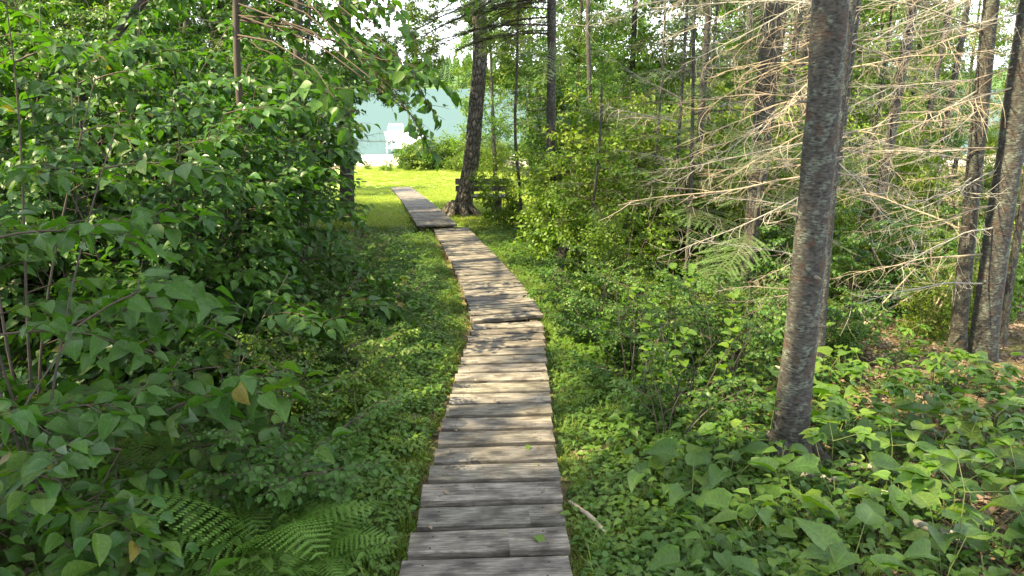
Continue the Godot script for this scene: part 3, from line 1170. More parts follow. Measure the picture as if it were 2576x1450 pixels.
func make_trees() -> void:
	rng.seed = 500
	# the fir in front
	var big := trunk_line([[1980, 1190], [1998, 1000], [2020, 800], [2040, 600], [2060, 400], [2078, 200], [2092, 0]], 3.38, 11.0)
	var o := fir_tree("fir_tree", "stout grey barked fir trunk beside the small leaved shrubs, shaded and lichen spotted", "", big, 0.081, 0.075,
		[[0.95, PI * 0.9, -0.1, 0.42], [1.55, PI * 0.8, 0.1, 0.3]], [], M.fir_bark, 26)
	for k in 6:
		var az := k * 1.05 + 0.2
		var rt := MB.new()
		rt.tube(PackedVector3Array([Vector3(cos(az) * 0.07, 0.16, sin(az) * 0.07), Vector3(cos(az) * 0.14, 0.05, sin(az) * 0.14), Vector3(cos(az) * 0.24, 0.0, sin(az) * 0.24), Vector3(cos(az) * 0.36, -0.05, sin(az) * 0.36)]), PackedFloat32Array([0.05, 0.05, 0.034, 0.015]), 9, Color.WHITE, 0.12, noise(k + 90, 0.012))
		part("root", rt.mesh(M.fir_bark), o)
	for k in 12:
		# broken stubs of branches
		var at := point_on(big, o.position.y + 0.5 + k * 0.27) - o.position
		var az := rng.randf() * TAU
		var st := MB.new()
		var dir := Vector3(cos(az), rng.randf_range(-0.1, 0.4), sin(az)).normalized()
		st.tube(PackedVector3Array([at + dir * 0.07, at + dir * 0.105, at + dir * 0.125]), PackedFloat32Array([0.011, 0.008, 0.004]), 6, Color(0.6, 0.55, 0.5))
		part("branch_stub", st.mesh(M.greydead), o)
	# the thin sunlit pole behind it, with the fans of dead twigs
	var thin := trunk_line([[2050, 990], [2064, 800], [2078, 620], [2092, 440], [2108, 300], [2124, 150], [2140, 0]], 4.75, 9.0)
	fir_tree("fir_tree", "thin sunlit fir pole with fans of bare tan twigs, just behind the stout trunk", "", thin, 0.042, 0.02,
		ring_of(0.5, 1.3, 5, PI * 0.95, 0.8, -0.35, 0.1, 0.4, 0.7) + ring_of(1.3, 3.5, 29, PI * 0.92, 0.75, -0.5, -0.02, 0.85, 1.3) + ring_of(1.0, 3.4, 8, 0.3, 0.8, -0.4, 0.1, 0.6, 1.0), [], M.fir_bark)
	var t3 := trunk_line([[2410, 890], [2425, 700], [2445, 500], [2465, 300], [2482, 120], [2495, 0]], 5.55, 9.0)
	fir_tree("fir_tree", "slim fir with long level dead branches, second of the group on bare litter", "", t3, 0.06, 0.025,
		ring_of(0.9, 3.2, 13, PI, 0.9, -0.3, 0.15, 0.8, 1.4), [], M.fir_bark)
	var t4 := trunk_line([[2470, 910], [2492, 720], [2515, 560], [2540, 400], [2562, 250], [2590, 60]], 5.25, 10.0)
	fir_tree("fir_tree", "dark leaning fir trunk with moss on its foot, thickest of the group on bare litter", "", t4, 0.092, 0.04,
		ring_of(0.6, 3.0, 12, PI * 0.95, 0.9, -0.3, 0.2, 0.8, 1.3), [], M.fir_bark)
	var t5 := trunk_line([[2520, 885], [2540, 720], [2566, 560], [2600, 340]], 5.6, 7.0)
	fir_tree("fir_tree", "very thin dark fir stem beside the thickest trunk on bare litter", "", t5, 0.032, 0.01, ring_of(0.8, 2.2, 5, PI, 0.8, -0.3, 0.1, 0.5, 0.8), [], M.fir_bark, 10)
	var t6 := trunk_line([[2195, 690], [2215, 520], [2235, 380], [2262, 220], [2290, 60]], 8.6, 9.0)
	fir_tree("fir_tree", "slender fir pole half hidden by bare twigs, behind the sunlit pole", "", t6, 0.062, 0.02,
		ring_of(0.9, 4.0, 18, PI, 1.4, -0.35, 0.1, 0.9, 1.4), [], M.fir_bark)
	# pole with a patched bark to the right of the oak
	var t8 := trunk_line([[1388, 590], [1386, 470], [1386, 330], [1388, 170], [1388, 0]], 11.6, 11.0)
	fir_tree("fir_tree", "straight pale flecked fir pole between the oak and the dead twigs", "", t8, 0.078, 0.02,
		ring_of(2.0, 3.6, 8, PI * 0.9, 0.9, -0.35, 0.0, 0.7, 1.1), ring_of(3.2, 5.2, 16, PI * 0.9, 1.8, -0.5, 0.0, 1.2, 1.9) + ring_of(3.3, 4.9, 13, PI, 0.45, -0.35, 0.0, 1.9, 2.7), M.fir_bark)
	# the leaning oak
	var oakp := trunk_line([[1158, 548], [1168, 500], [1182, 430], [1190, 360], [1196, 290], [1203, 210], [1208, 130], [1205, 40], [1196, -60]], 16.9, 13.0)
	var oak := thing("oak_tree", "thick curving oak with deeply furrowed bark beside the end of the raised boardwalk", "tree", gp(oakp[0].x, 16.9))
	part("trunk", trunk_mesh(local(oakp, oak), 0.185, 0.10, 0.16, 0.30, M.oak_bark, 30, 0.10), oak)
	for k in 7:
		var az := k * 0.9 + 0.3
		var rt := MB.new()
		rt.tube(PackedVector3Array([Vector3(cos(az) * 0.2, 0.30, sin(az) * 0.2), Vector3(cos(az) * 0.34, 0.10, sin(az) * 0.34), Vector3(cos(az) * 0.5, -0.02, sin(az) * 0.5), Vector3(cos(az) * 0.64, -0.10, sin(az) * 0.64)]), PackedFloat32Array([0.10, 0.10, 0.075, 0.04]), 10, Color.WHITE, 0.12, noise(k + 60, 0.012))
		part("root", rt.mesh(M.oak_bark), oak)
	for k in 15:
		var a := k * 2.4
		var h := 5.2 + 0.45 * k
		var p := point_on(oakp, oak.position.y + h) - oak.position
		var out := Vector3(cos(a), 0.35, sin(a)) * rng.randf_range(1.2, 2.6)
		var lm := MB.new()
		lm.tube(PackedVector3Array([p, p + out * 0.5 + Vector3(0, 0.2, 0), p + out]), PackedFloat32Array([0.06, 0.04, 0.02]), 7, Color.WHITE)
		part("limb", lm.mesh(M.oak_bark), oak)
		part("crown", protos.crown[k % 3], oak, Transform3D(Basis(Vector3.UP, a).scaled(Vector3.ONE * rng.randf_range(0.6, 0.85)), p + out), true)
	for k in 16:
		# low leafy sprays over the lawn
		var a := rng.randf() * TAU
		var p := point_on(oakp, oak.position.y + rng.randf_range(3.6, 5.4)) - oak.position
		var out := Vector3(cos(a), -0.15, sin(a)) * rng.randf_range(0.9, 2.6)
		part("leafy_bough", protos.bright[k % 4][1], oak, Transform3D(Basis(Vector3.UP, a).scaled(Vector3.ONE * rng.randf_range(0.5, 0.7)), p + out - Vector3(0, 0.9, 0)), true)
	# trunks of the thicket
	for spec in [
		[[[712, 645], [722, 520], [735, 400], [745, 270], [748, 150], [750, 0]], 10.7, 0.070, "dark slim trunk rising in the thicket, close to the boardwalk bend"],
		[[[732, 640], [738, 540], [752, 430], [764, 330]], 10.9, 0.030, "thin twin stem leaning from the foot of the dark slim trunk"],
		[[[498, 608], [488, 520], [474, 430], [460, 330], [458, 180], [470, 20]], 11.2, 0.048, "thin bent dark stem deep in the thicket"],
		[[[160, 520], [178, 400], [196, 310], [214, 250], [262, 165], [272, 120], [300, 75], [345, 20], [380, -40]], 6.6, 0.042, "crooked dark trunk that bends over above the thicket"],
		[[[380, 640], [376, 560], [372, 480], [372, 300], [368, 100], [365, -50]], 13.5, 0.16, "wide shaded trunk standing far back in the thicket"],
		[[[872, 560], [872, 380], [870, 250], [868, 120], [866, -40]], 15.5, 0.16, "grey straight trunk seen through the overhanging leaves"],
		[[[232, 600], [236, 400], [238, 200], [240, 0]], 16.0, 0.13, "pale straight trunk behind the crooked dark one"],
		[[[592, 560], [594, 300], [598, 100], [600, 0]], 17.0, 0.13, "grey trunk behind the thin bent stem"],
		[[[1312, 575], [1308, 480], [1298, 380], [1296, 280], [1300, 190], [1302, 90]], 12.4, 0.03, "crooked dark sapling trunk beside the bench"],
		[[[1490, 600], [1488, 450], [1486, 300], [1480, 100]], 14.0, 0.05, "thin shaded trunk behind the fir saplings"],
		[[[1742, 655], [1745, 560], [1752, 470], [1760, 360], [1768, 240]], 8.9, 0.045, "dark small trunk ringed with broken twigs"],
		[[[1688, 690], [1692, 600], [1698, 500], [1706, 380]], 8.2, 0.022, "thin grey sapling stem in front of the dark small trunk"]]:
		var line := trunk_line(spec[0], spec[1], 7.5 if spec[2] > 0.04 else 4.0)
		var tr := thing("tree", spec[3], "tree", gp(line[0].x, spec[1]))
		part("trunk", trunk_mesh(local(line, tr), spec[2], spec[2] * 0.6, spec[2] * 0.35, 0.15, M.fir_bark, 12), tr)
		var count := 10 if spec[2] > 0.1 else 7
		for k in count:
			var y := tr.position.y + rng.randf_range(1.1, 5.2 if spec[2] > 0.04 else 2.4)
			var at := point_on(line, y) - tr.position
			var a := rng.randf() * TAU
			part("dead_branch", protos.greydead[rng.randi() % 5], tr, Transform3D(branch_frame(a, rng.randf_range(-0.2, 0.4)).scaled(Vector3.ONE * rng.randf_range(0.4, 0.9)), at))
		for k in 5:
			var p := point_on(line, tr.position.y + rng.randf_range(5.0, 7.2)) - tr.position
			if spec[2] > 0.04:
				part("crown", protos.crown[k % 3], tr, Transform3D(Basis(Vector3.UP, k * 1.3).scaled(Vector3.ONE * 0.55), p + Vector3(cos(k * 1.3), 0.2, sin(k * 1.3)) * 0.8), true)

# trees that stand beside and behind the photographer and shade the boardwalk
func lit_gap(p: Vector3, r: float) -> bool:
	# whether foliage at p would shade one of the sunny spots of the photograph
	var s := SUN.normalized()
	for g in SUNNY:
		var c: Vector3 = g[0]
		var along := (p - c).dot(s)
		if along > 0.5 and (p - c - s * along).length() < g[1] + r:
			return true
	return false

const SUNNY := [
	[Vector3(1.2, 1.7, -5.2), 0.7], [Vector3(2.0, 2.4, -5.4), 0.8], [Vector3(3.3, 1.2, -6.2), 0.9], [Vector3(3.0, 0.2, -7.0), 1.0], [Vector3(5.0, 2.0, -8.0), 2.0],
	[Vector3(0.1, -0.2, -3.9), 0.1], [Vector3(0.1, -0.25, -4.6), 0.3], [Vector3(0.05, -0.3, -5.3), 0.1], [Vector3(-0.2, -0.6, -8.4), 0.35], [Vector3(-1.3, -1.0, -13.6), 0.7],
	[Vector3(1.0, 0.3, -4.6), 0.65], [Vector3(-2.5, 2.4, -7.0), 1.1], [Vector3(-4.0, 2.6, -8.0), 1.1], [Vector3(-1.6, 0.8, -6.0), 0.3], [Vector3(2.0, 1.0, -9.0), 1.6], [Vector3(0.9, 0.3, -10.5), 0.8], [Vector3(1.5, 3.2, -8.0), 1.0],
	[Vector3(-1.5, 1.0, -3.6), 0.3], [Vector3(-2.2, 1.8, -3.8), 0.5], [Vector3(-1.2, 0.4, -4.8), 0.25], [Vector3(1.4, 0.2, -2.6), 0.2], [Vector3(2.3, 0.1, -3.6), 0.3], [Vector3(2.8, 0.4, -5.0), 0.8],
	[Vector3(-2.4, 2.2, -5.0), 0.6], [Vector3(-3.6, 2.4, -5.8), 0.9], [Vector3(-5.5, 3.0, -9.0), 1.5], [Vector3(-1.9, 1.6, -8.8), 0.7], [Vector3(0.6, 0.8, -12.0), 1.2], [Vector3(1.8, 0.8, -12.0), 1.2],
	[Vector3(-1.0, -0.6, -15.5), 0.7], [Vector3(-2.5, 1.0, -11.0), 0.8]]

func make_shade_trees() -> void:
	rng.seed = 620
	var spots := [[-6.5, 1.6], [-3.5, 1.7], [-5.0, -0.5], [-8.8, 0.6], [-3.2, -0.6], [-5.6, 7.6], [3.6, 0.5], [1.5, -2.5], [-4.6, -3.0], [-7.0, -1.5], [-9.0, 12.5]]
	for k in spots.size():
		var x: float = spots[k][0]
		var d: float = spots[k][1]
		var line := upright(x, d, 11.5, rng.randf_range(-0.03, 0.03))
		var o := thing("maple_tree", "tall leafy tree whose crown shades the boardwalk from above", "tree", gp(x, d), "tall shade trees")
		part("trunk", trunk_mesh(local(line, o), 0.12, 0.05, 0.06, 0.25, M.fir_bark, 12), o)
		var made := 0
		for j in 60:
			var h := rng.randf_range(5.0, 11.0)
			var a := rng.randf() * TAU
			var reach := rng.randf_range(0.4, 2.6) * (1.15 - absf(h - 8.0) / 6.0)
			var p := point_on(line, o.position.y + h) + Vector3(cos(a) * reach, 0.3, sin(a) * reach)
			var bare := lit_gap(p, 1.45)
			if made >= 24 or (bare and rng.randf() < 0.45):
				continue
			made += 1
			var lm := MB.new()
			var q := point_on(line, o.position.y + h - 0.5) - o.position
			lm.tube(PackedVector3Array([q, (q + p - o.position) * 0.5 + Vector3(0, 0.1, 0), p - o.position]), PackedFloat32Array([0.035, 0.025, 0.012]), 5, Color.WHITE)
			part("limb", lm.mesh(M.young_bark), o)
			if bare:
				part("crown", protos.clump[rng.randi() % 4], o, Transform3D(Basis(Vector3.UP, a).scaled(Vector3.ONE * rng.randf_range(0.3, 0.5)), p - o.position), true)
				continue
			part("crown", protos.crown[rng.randi() % 3], o, Transform3D(Basis(Vector3.UP, a).scaled(Vector3.ONE * rng.randf_range(0.62, 0.85)), p - o.position), true)

# ------------------------------------------------------------------ bench, lake shore
func stick_box(b: MB, a: Vector3, c: Vector3, w: float, h: float, col := Color.WHITE) -> void:
	var d := c - a
	var bs := Basis(Vector3.UP, atan2(-d.z, d.x)) * Basis(Vector3.BACK, atan2(d.y, Vector2(d.x, d.z).length()))
	b.box(Transform3D(bs, (a + c) * 0.5), Vector3(d.length(), h, w), 0.006, col, Vector2(a.x, a.z))

func make_bench() -> void:
	rng.seed = 700
	var o := thing("bench", "weathered wooden bench with plank back and slab legs behind the oak", "bench", gp(-0.72, 17.35))
	var wood: Material = M.far_board
	for x in [-0.36, 0.36]:
		var b := MB.new()
		b.box(Transform3D(Basis(Vector3.BACK, PI / 2), Vector3(x, 0.19, 0)), Vector3(0.44, 0.22, 0.26), 0.01, Color(0.7, 0.68, 0.6), Vector2(x, 0.1))
		part("leg", b.mesh(wood), o)
		var c := MB.new()
		stick_box(c, Vector3(x - 0.20, 0.42, 0.1), Vector3(x - 0.05, 0.02, 0.16), 0.05, 0.08)
		part("brace", c.mesh(wood), o)
		var p := MB.new()
		stick_box(p, Vector3(x, 0.35, 0.20), Vector3(x, 0.95, 0.34), 0.09, 0.05, Color(0.8, 0.78, 0.7))
		part("back_post", p.mesh(wood), o)
	for k in 3:
		var b := MB.new()
		b.box(Transform3D(Basis(), Vector3(0.0, 0.44, -0.17 + k * 0.16)), Vector3(1.25, 0.045, 0.145), 0.006, Color.WHITE * (0.9 + 0.06 * k), Vector2(k * 0.3, k * 0.21))
		part("seat_plank", b.mesh(wood), o)
	for k in 2:
		var b := MB.new()
		b.box(Transform3D(Basis(Vector3.RIGHT, -0.2), Vector3(0.0, 0.66 + k * 0.17, 0.24 + k * 0.045)), Vector3(1.25, 0.14, 0.04), 0.006, Color.WHITE * 0.95, Vector2(k * 0.4 + 0.1, k * 0.3))
		part("back_plank", b.mesh(wood), o)

func make_shore() -> void:
	rng.seed = 720
	# dock of pale boards
	var white := plain(0.72, 0.72, 0.70, 0.5)
	var dock := thing("dock", "pale narrow dock standing in the shallow lake water", "dock", Vector3(-7.9, LAKE, -49.0))
	for k in 44:
		var b := MB.new()
		b.box(Transform3D(Basis(), Vector3(0, 0.36, -0.3 - k * 0.29)), Vector3(1.25, 0.04, 0.26), 0.005, Color.WHITE * rng.randf_range(0.8, 1.0), Vector2(k, 0))
		part("plank", b.mesh(white), dock)
	for k in 7:
		for s in [-0.58, 0.58]:
			var b := MB.new()
			b.tube(PackedVector3Array([Vector3(s, -1.2, -0.4 - k * 2.0), Vector3(s, 0.75, -0.4 - k * 2.0)]), PackedFloat32Array([0.035, 0.035]), 8, Color.WHITE)
			part("post", b.mesh(white), dock)
	# moored motor boat seen from its bow
	var o := thing("motorboat", "small white motorboat with pale blue windscreen moored at the dock", "boat", Vector3(-9.6, LAKE, -60.5))
	var hull := MB.new()
	var rows := []
	for k in 9:
		var t := k / 8.0
		var half := 0.98 * pow(sin(PI * 0.5 * minf(1.0, t * 1.5 + 0.05)), 0.7)
		var z := 2.4 - t * 4.8
		rows.append([Vector3(-half, 0.62 + 0.18 * (1.0 - t), z), Vector3(-half * 0.86, 0.10, z - 0.05), Vector3(0, -0.22, z - 0.1), Vector3(half * 0.86, 0.10, z - 0.05), Vector3(half, 0.62 + 0.18 * (1.0 - t), z)])
	for k in 8:
		for j in 4:
			hull.quad(rows[k][j], rows[k + 1][j], rows[k + 1][j + 1], rows[k][j + 1], Color.WHITE)
	hull.quad(rows[8][0], rows[8][1], rows[8][3], rows[8][4], Color.WHITE)
	part("hull", hull.mesh(plain(0.8, 0.8, 0.8, 0.25)), o)
	var deck := MB.new()
	for k in 4:
		deck.quad(rows[k][0] + Vector3(0, 0.01, 0), rows[k][4] + Vector3(0, 0.01, 0), rows[k + 1][4] + Vector3(0, 0.01, 0), rows[k + 1][0] + Vector3(0, 0.01, 0), Color.WHITE)
	part("deck", deck.mesh(plain(0.78, 0.78, 0.76, 0.4)), o)
	var frame := MB.new()
	for e in [[Vector3(-0.62, 0.72, 0.1), Vector3(-0.55, 1.32, -0.2)], [Vector3(0.62, 0.72, 0.1), Vector3(0.55, 1.32, -0.2)], [Vector3(-0.57, 1.32, -0.2), Vector3(0.57, 1.32, -0.2)], [Vector3(-0.62, 0.72, 0.1), Vector3(0.62, 0.72, 0.1)]]:
		frame.tube(PackedVector3Array(e), PackedFloat32Array([0.05, 0.05]), 8, Color.WHITE)
	part("windscreen_frame", frame.mesh(white), o)
	var glass := StandardMaterial3D.new()
	glass.albedo_color = Color(0.35, 0.80, 0.82, 0.45)
	glass.transparency = BaseMaterial3D.TRANSPARENCY_ALPHA
	glass.roughness = 0.08
	var pane := MB.new()
	pane.quad(Vector3(-0.6, 0.74, 0.09), Vector3(0.6, 0.74, 0.09), Vector3(0.54, 1.30, -0.19), Vector3(-0.54, 1.30, -0.19), Color.WHITE)
	part("windscreen", pane.mesh(glass), o)
	# sunlit shrubs at the edge of the lawn
	for k in 17:
		put_shrub("bright", "shore_shrub", "sunlit yellow green shrub between the lawn and the lake", "shrub", "shrubs along the shore", gp(-8.4 + k * 0.85 + rng.randf_range(-0.3, 0.3), 35.5 + rng.randf_range(-0.6, 1.4)), rng.randf_range(0.22, 0.34) + (0.12 if k > 4 else 0.0) + (0.4 if k > 7 else 0.0))
	for k in 6:
		broad_tree("dense low sunlit bush on the bank above the beach", "dense bushes on the bank", -5.2 + k * 0.8 + rng.randf_range(-0.2, 0.2), 36.6 + rng.randf_range(-0.5, 0.8), rng.randf_range(0.45, 0.6) + 0.14 * k, 0.1, 0.5, 5, [0, 1, 2])
	for k in 12:
		var d := 27.0 + rng.randf_range(0.0, 8.0)
		broad_tree("bright leafy tree behind the oak at the edge of the lawn", "trees behind the oak", d * (-0.035 + 0.065 * k) + rng.randf_range(-0.2, 0.4), d, rng.randf_range(7.0, 9.5), 0.7, 1.7, 17, [0, 1, 2])
	for k in 7:
		var d := 15.0 + rng.randf_range(0.0, 11.0)
		broad_tree("green leafy tree in the depth of the open wood", "trees deep in the open wood", d * (0.10 + 0.075 * k) + rng.randf_range(-0.4, 0.4), d, rng.randf_range(6.0, 8.5), 0.6, 1.3, 10, [0, 1, 3])
	for k in 10:
		var d := 15.0 + rng.randf_range(0.0, 12.0)
		broad_tree("green leafy tree rising behind the thicket", "trees behind the thicket", d * (-0.29 - 0.05 * k) + rng.randf_range(-0.4, 0.1), d, rng.randf_range(6.0, 8.5), 0.6, 1.4, 13, [0, 1, 3])

# ------------------------------------------------------------------ thicket on the left
func make_left_thicket() -> void:
	rng.seed = 800
	var leaves := leaf_meshes("hazel_near", M.hazel, "h")
	var slim := leaf_meshes("leaflet_near", M.hazel, "slim")
	# near shrubs, leaf by leaf
	var near := [[-1.62, 1.45, 1.30, 3, 9], [-1.95, 2.0, 1.2, 4, 11], [-2.1, 2.75, 1.7, 4, 15], [-1.45, 3.1, 0.85, 3, 9], [-2.6, 3.5, 2.3, 4, 17], [-1.75, 4.0, 1.0, 4, 12], [-2.9, 4.6, 2.5, 5, 18], [-1.55, 5.2, 0.8, 3, 9], [-2.4, 5.4, 1.7, 4, 14], [-1.6, 2.35, 0.55, 3, 7]]
	var names := ["waist high shrub with broad leaves beside the large leaved shoot", "spreading shrub with narrow pointed leaves at the shaded thicket edge", "chest high shrub with broad leaves standing behind the ferns", "low hazel bush with broad leaves between the ferns and the thicket",
		"tall shrub with narrow pointed leaves rising above the ferns", "knee high hazel bush with broad leaves beside the mossy boardwalk edge", "tallest broad leaved hazel at the front of the thicket", "low bush with narrow pointed leaves beside the boardwalk bend",
		"chest high hazel with broad leaves in front of the dark slim trunk", "small hazel bush with broad leaves tucked behind the ferns"]
	for k in near.size():
		var s: Array = near[k]
		var plan := shrub_plan(s[2], s[3], s[4], 0.45)
		leafy_shrub("hazel_shrub", names[k], "shrub", "shrubs at the shaded edge of the thicket", gp(s[0], s[1]), plan, protos.hazel_bough, leaves if k % 3 != 1 else slim, 300, rng.randf() * TAU)
	# the two big leaves close to the lens stand on a low shoot
	var shoot := thing("hazel_shoot", "low shoot with very large pale green leaves, beside the ferns", "plant", gp(-0.98, 1.42))
	var stm := MB.new()
	stm.tube(PackedVector3Array([Vector3(0, -0.05, 0), Vector3(0.02, 0.2, 0.01), Vector3(0.0, 0.40, -0.02)]), PackedFloat32Array([0.006, 0.005, 0.003]), 6, Color.WHITE)
	part("stem", stm.mesh(M.twig), shoot)
	for l in [[0.15, 0.16, 0.42], [1.0, 0.15, 0.44], [2.4, 0.14, 0.36], [-0.7, 0.15, 0.40], [3.6, 0.13, 0.30], [-1.9, 0.12, 0.27]]:
		var b := leaf_frame(Vector3(cos(l[0]), 0.1, sin(l[0])), -0.2, rng.randf_range(-0.3, 0.3))
		part("leaf", leaves[rng.randi() % leaves.size()], shoot, Transform3D(b.scaled(Vector3.ONE * l[1]), Vector3(0, l[2], 0)))
	# middle distance
	for k in 26:
		var d := rng.randf_range(4.2, 8.6)
		var x := path_x(d) - rng.randf_range(1.9, 5.4)
		put_shrub("hazel", "hazel_thicket_shrub", "leafy green hazel shrub inside the thicket", "shrub", "hazel shrubs of the thicket", gp(x, d), rng.randf_range(0.75, 1.2))
	for s in [[-2.6, 4.95, 0.7, "slender tall hazel beside the overhanging tree"]]:
		put_shrub("tall_hazel", "slender_hazel", s[3], "shrub", "", gp(s[0], s[1]), s[2])
	for k in 30:
		var d := rng.randf_range(7.0, 14.0)
		var x := path_x(d) - rng.randf_range(1.9, 8.0)
		if d < 11.0 and (absf(x / d + 0.31) < 0.055 or absf(x / d + 0.45) < 0.045):
			x -= 1.1
		put_shrub("tall_hazel", "tall_hazel_shrub", "tall many stemmed hazel at the back of the thicket", "shrub", "tall hazels of the thicket", gp(x, d), rng.randf_range(0.7, 1.1))
	for k in 22:
		var d := rng.randf_range(12.0, 24.0)
		var x := path_x(d) - rng.randf_range(2.2, 13.0)
		put_shrub("fine", "leafy_sapling", "small leaved sapling in the wood behind the thicket", "sapling", "saplings behind the thicket", gp(x, d), rng.randf_range(0.85, 1.5))
	# the branch that hangs over the boardwalk
	var hang := thing("overhanging_tree", "slender tree whose dark leafy branches hang in front of the lake", "tree", gp(-2.3, 6.0))
	var line := smooth(PackedVector3Array([Vector3(0, -0.1, 0), Vector3(0.1, 1.2, 0.05), Vector3(0.15, 2.4, 0.1), Vector3(0.3, 3.6, 0.1), Vector3(0.5, 4.8, 0.0)]), 0.2)
	part("trunk", trunk_mesh(line, 0.035, 0.018, 0.015, 0.15, M.young_bark, 8), hang)
	var bl := leaf_meshes("hazel_near", [M.hazel[1], M.hazel[0]], "dark")
	for k in 24:
		var h := rng.randf_range(2.4, 4.1)
		var at := point_on(line, h)
		var az := rng.randf_range(-0.75, 0.55)
		var reach := rng.randf_range(0.15, 1.45)
		var fr := Transform3D(branch_frame(az, rng.randf_range(-0.75, -0.2)).scaled(Vector3.ONE * rng.randf_range(0.75, 1.0)), at + Vector3(cos(az), -0.25, -sin(az)) * reach)
		var bo: Dictionary = protos.hazel_bough[k % 8]
		var b := MB.new()
		b.tube(PackedVector3Array([at, at.lerp(fr.origin, 0.5) + Vector3(0, 0.06, 0), fr.origin]), PackedFloat32Array([0.009, 0.007, 0.005]), 5, Color.WHITE)
		tubes_into(b, bo.tubes, fr, 4, Color.WHITE)
		var tw := part("branch", b.mesh(M.twig), hang)
		for l in bo.leaves.slice(0, 24):
			part("leaf", bl[rng.randi() % bl.size()], tw, fr * (l as Transform3D))
	for s in [[960, 40], [1000, 110], [1040, 170], [1075, 240], [1060, 300], [1085, 330], [1020, 250], [1045, 70], [940, 170]]:
		var tip := at_depth(s[0] - 60.0, s[1] - 50.0, 5.3 + rng.randf_range(-0.3, 0.3)) - hang.position
		var at := point_on(line, clampf(tip.y + 0.7, 2.0, 4.6))
		var fr := Transform3D(branch_frame(rng.randf_range(-0.5, 0.3), rng.randf_range(-1.1, -0.6)).scaled(Vector3.ONE * 0.62), tip)
		var bo: Dictionary = protos.hazel_bough[rng.randi() % 8]
		var b := MB.new()
		b.tube(PackedVector3Array([at, at.lerp(tip, 0.5) + Vector3(0, 0.12, 0), tip]), PackedFloat32Array([0.008, 0.006, 0.004]), 5, Color.WHITE)
		tubes_into(b, bo.tubes, fr, 4, Color.WHITE)
		var tw := part("branch", b.mesh(M.twig), hang)
		for k in bo.leaves.size():
			if k % 2 == 0 and k < 48:
				part("leaf", bl[rng.randi() % bl.size()], tw, fr * (bo.leaves[k] as Transform3D))
	# firs behind the thicket
	for k in 9:
		var d := rng.randf_range(9.0, 19.0)
		var x := path_x(d) - rng.randf_range(2.6, 11.0)
		fir_tree("thicket_fir", "fir pole with bare lower branches standing in the thicket", "fir poles in the thicket", upright(x, d, 9.0, rng.randf_range(-0.02, 0.02)), rng.randf_range(0.05, 0.09), 0.03,
			ring_of(1.4, 4.0, 14, 0.0, PI, -0.35, 0.1, 0.7, 1.3), ring_of(3.2, 5.5, 16, 0.0, PI, -0.5, 0.0, 1.0, 1.7), M.fir_bark, 10)

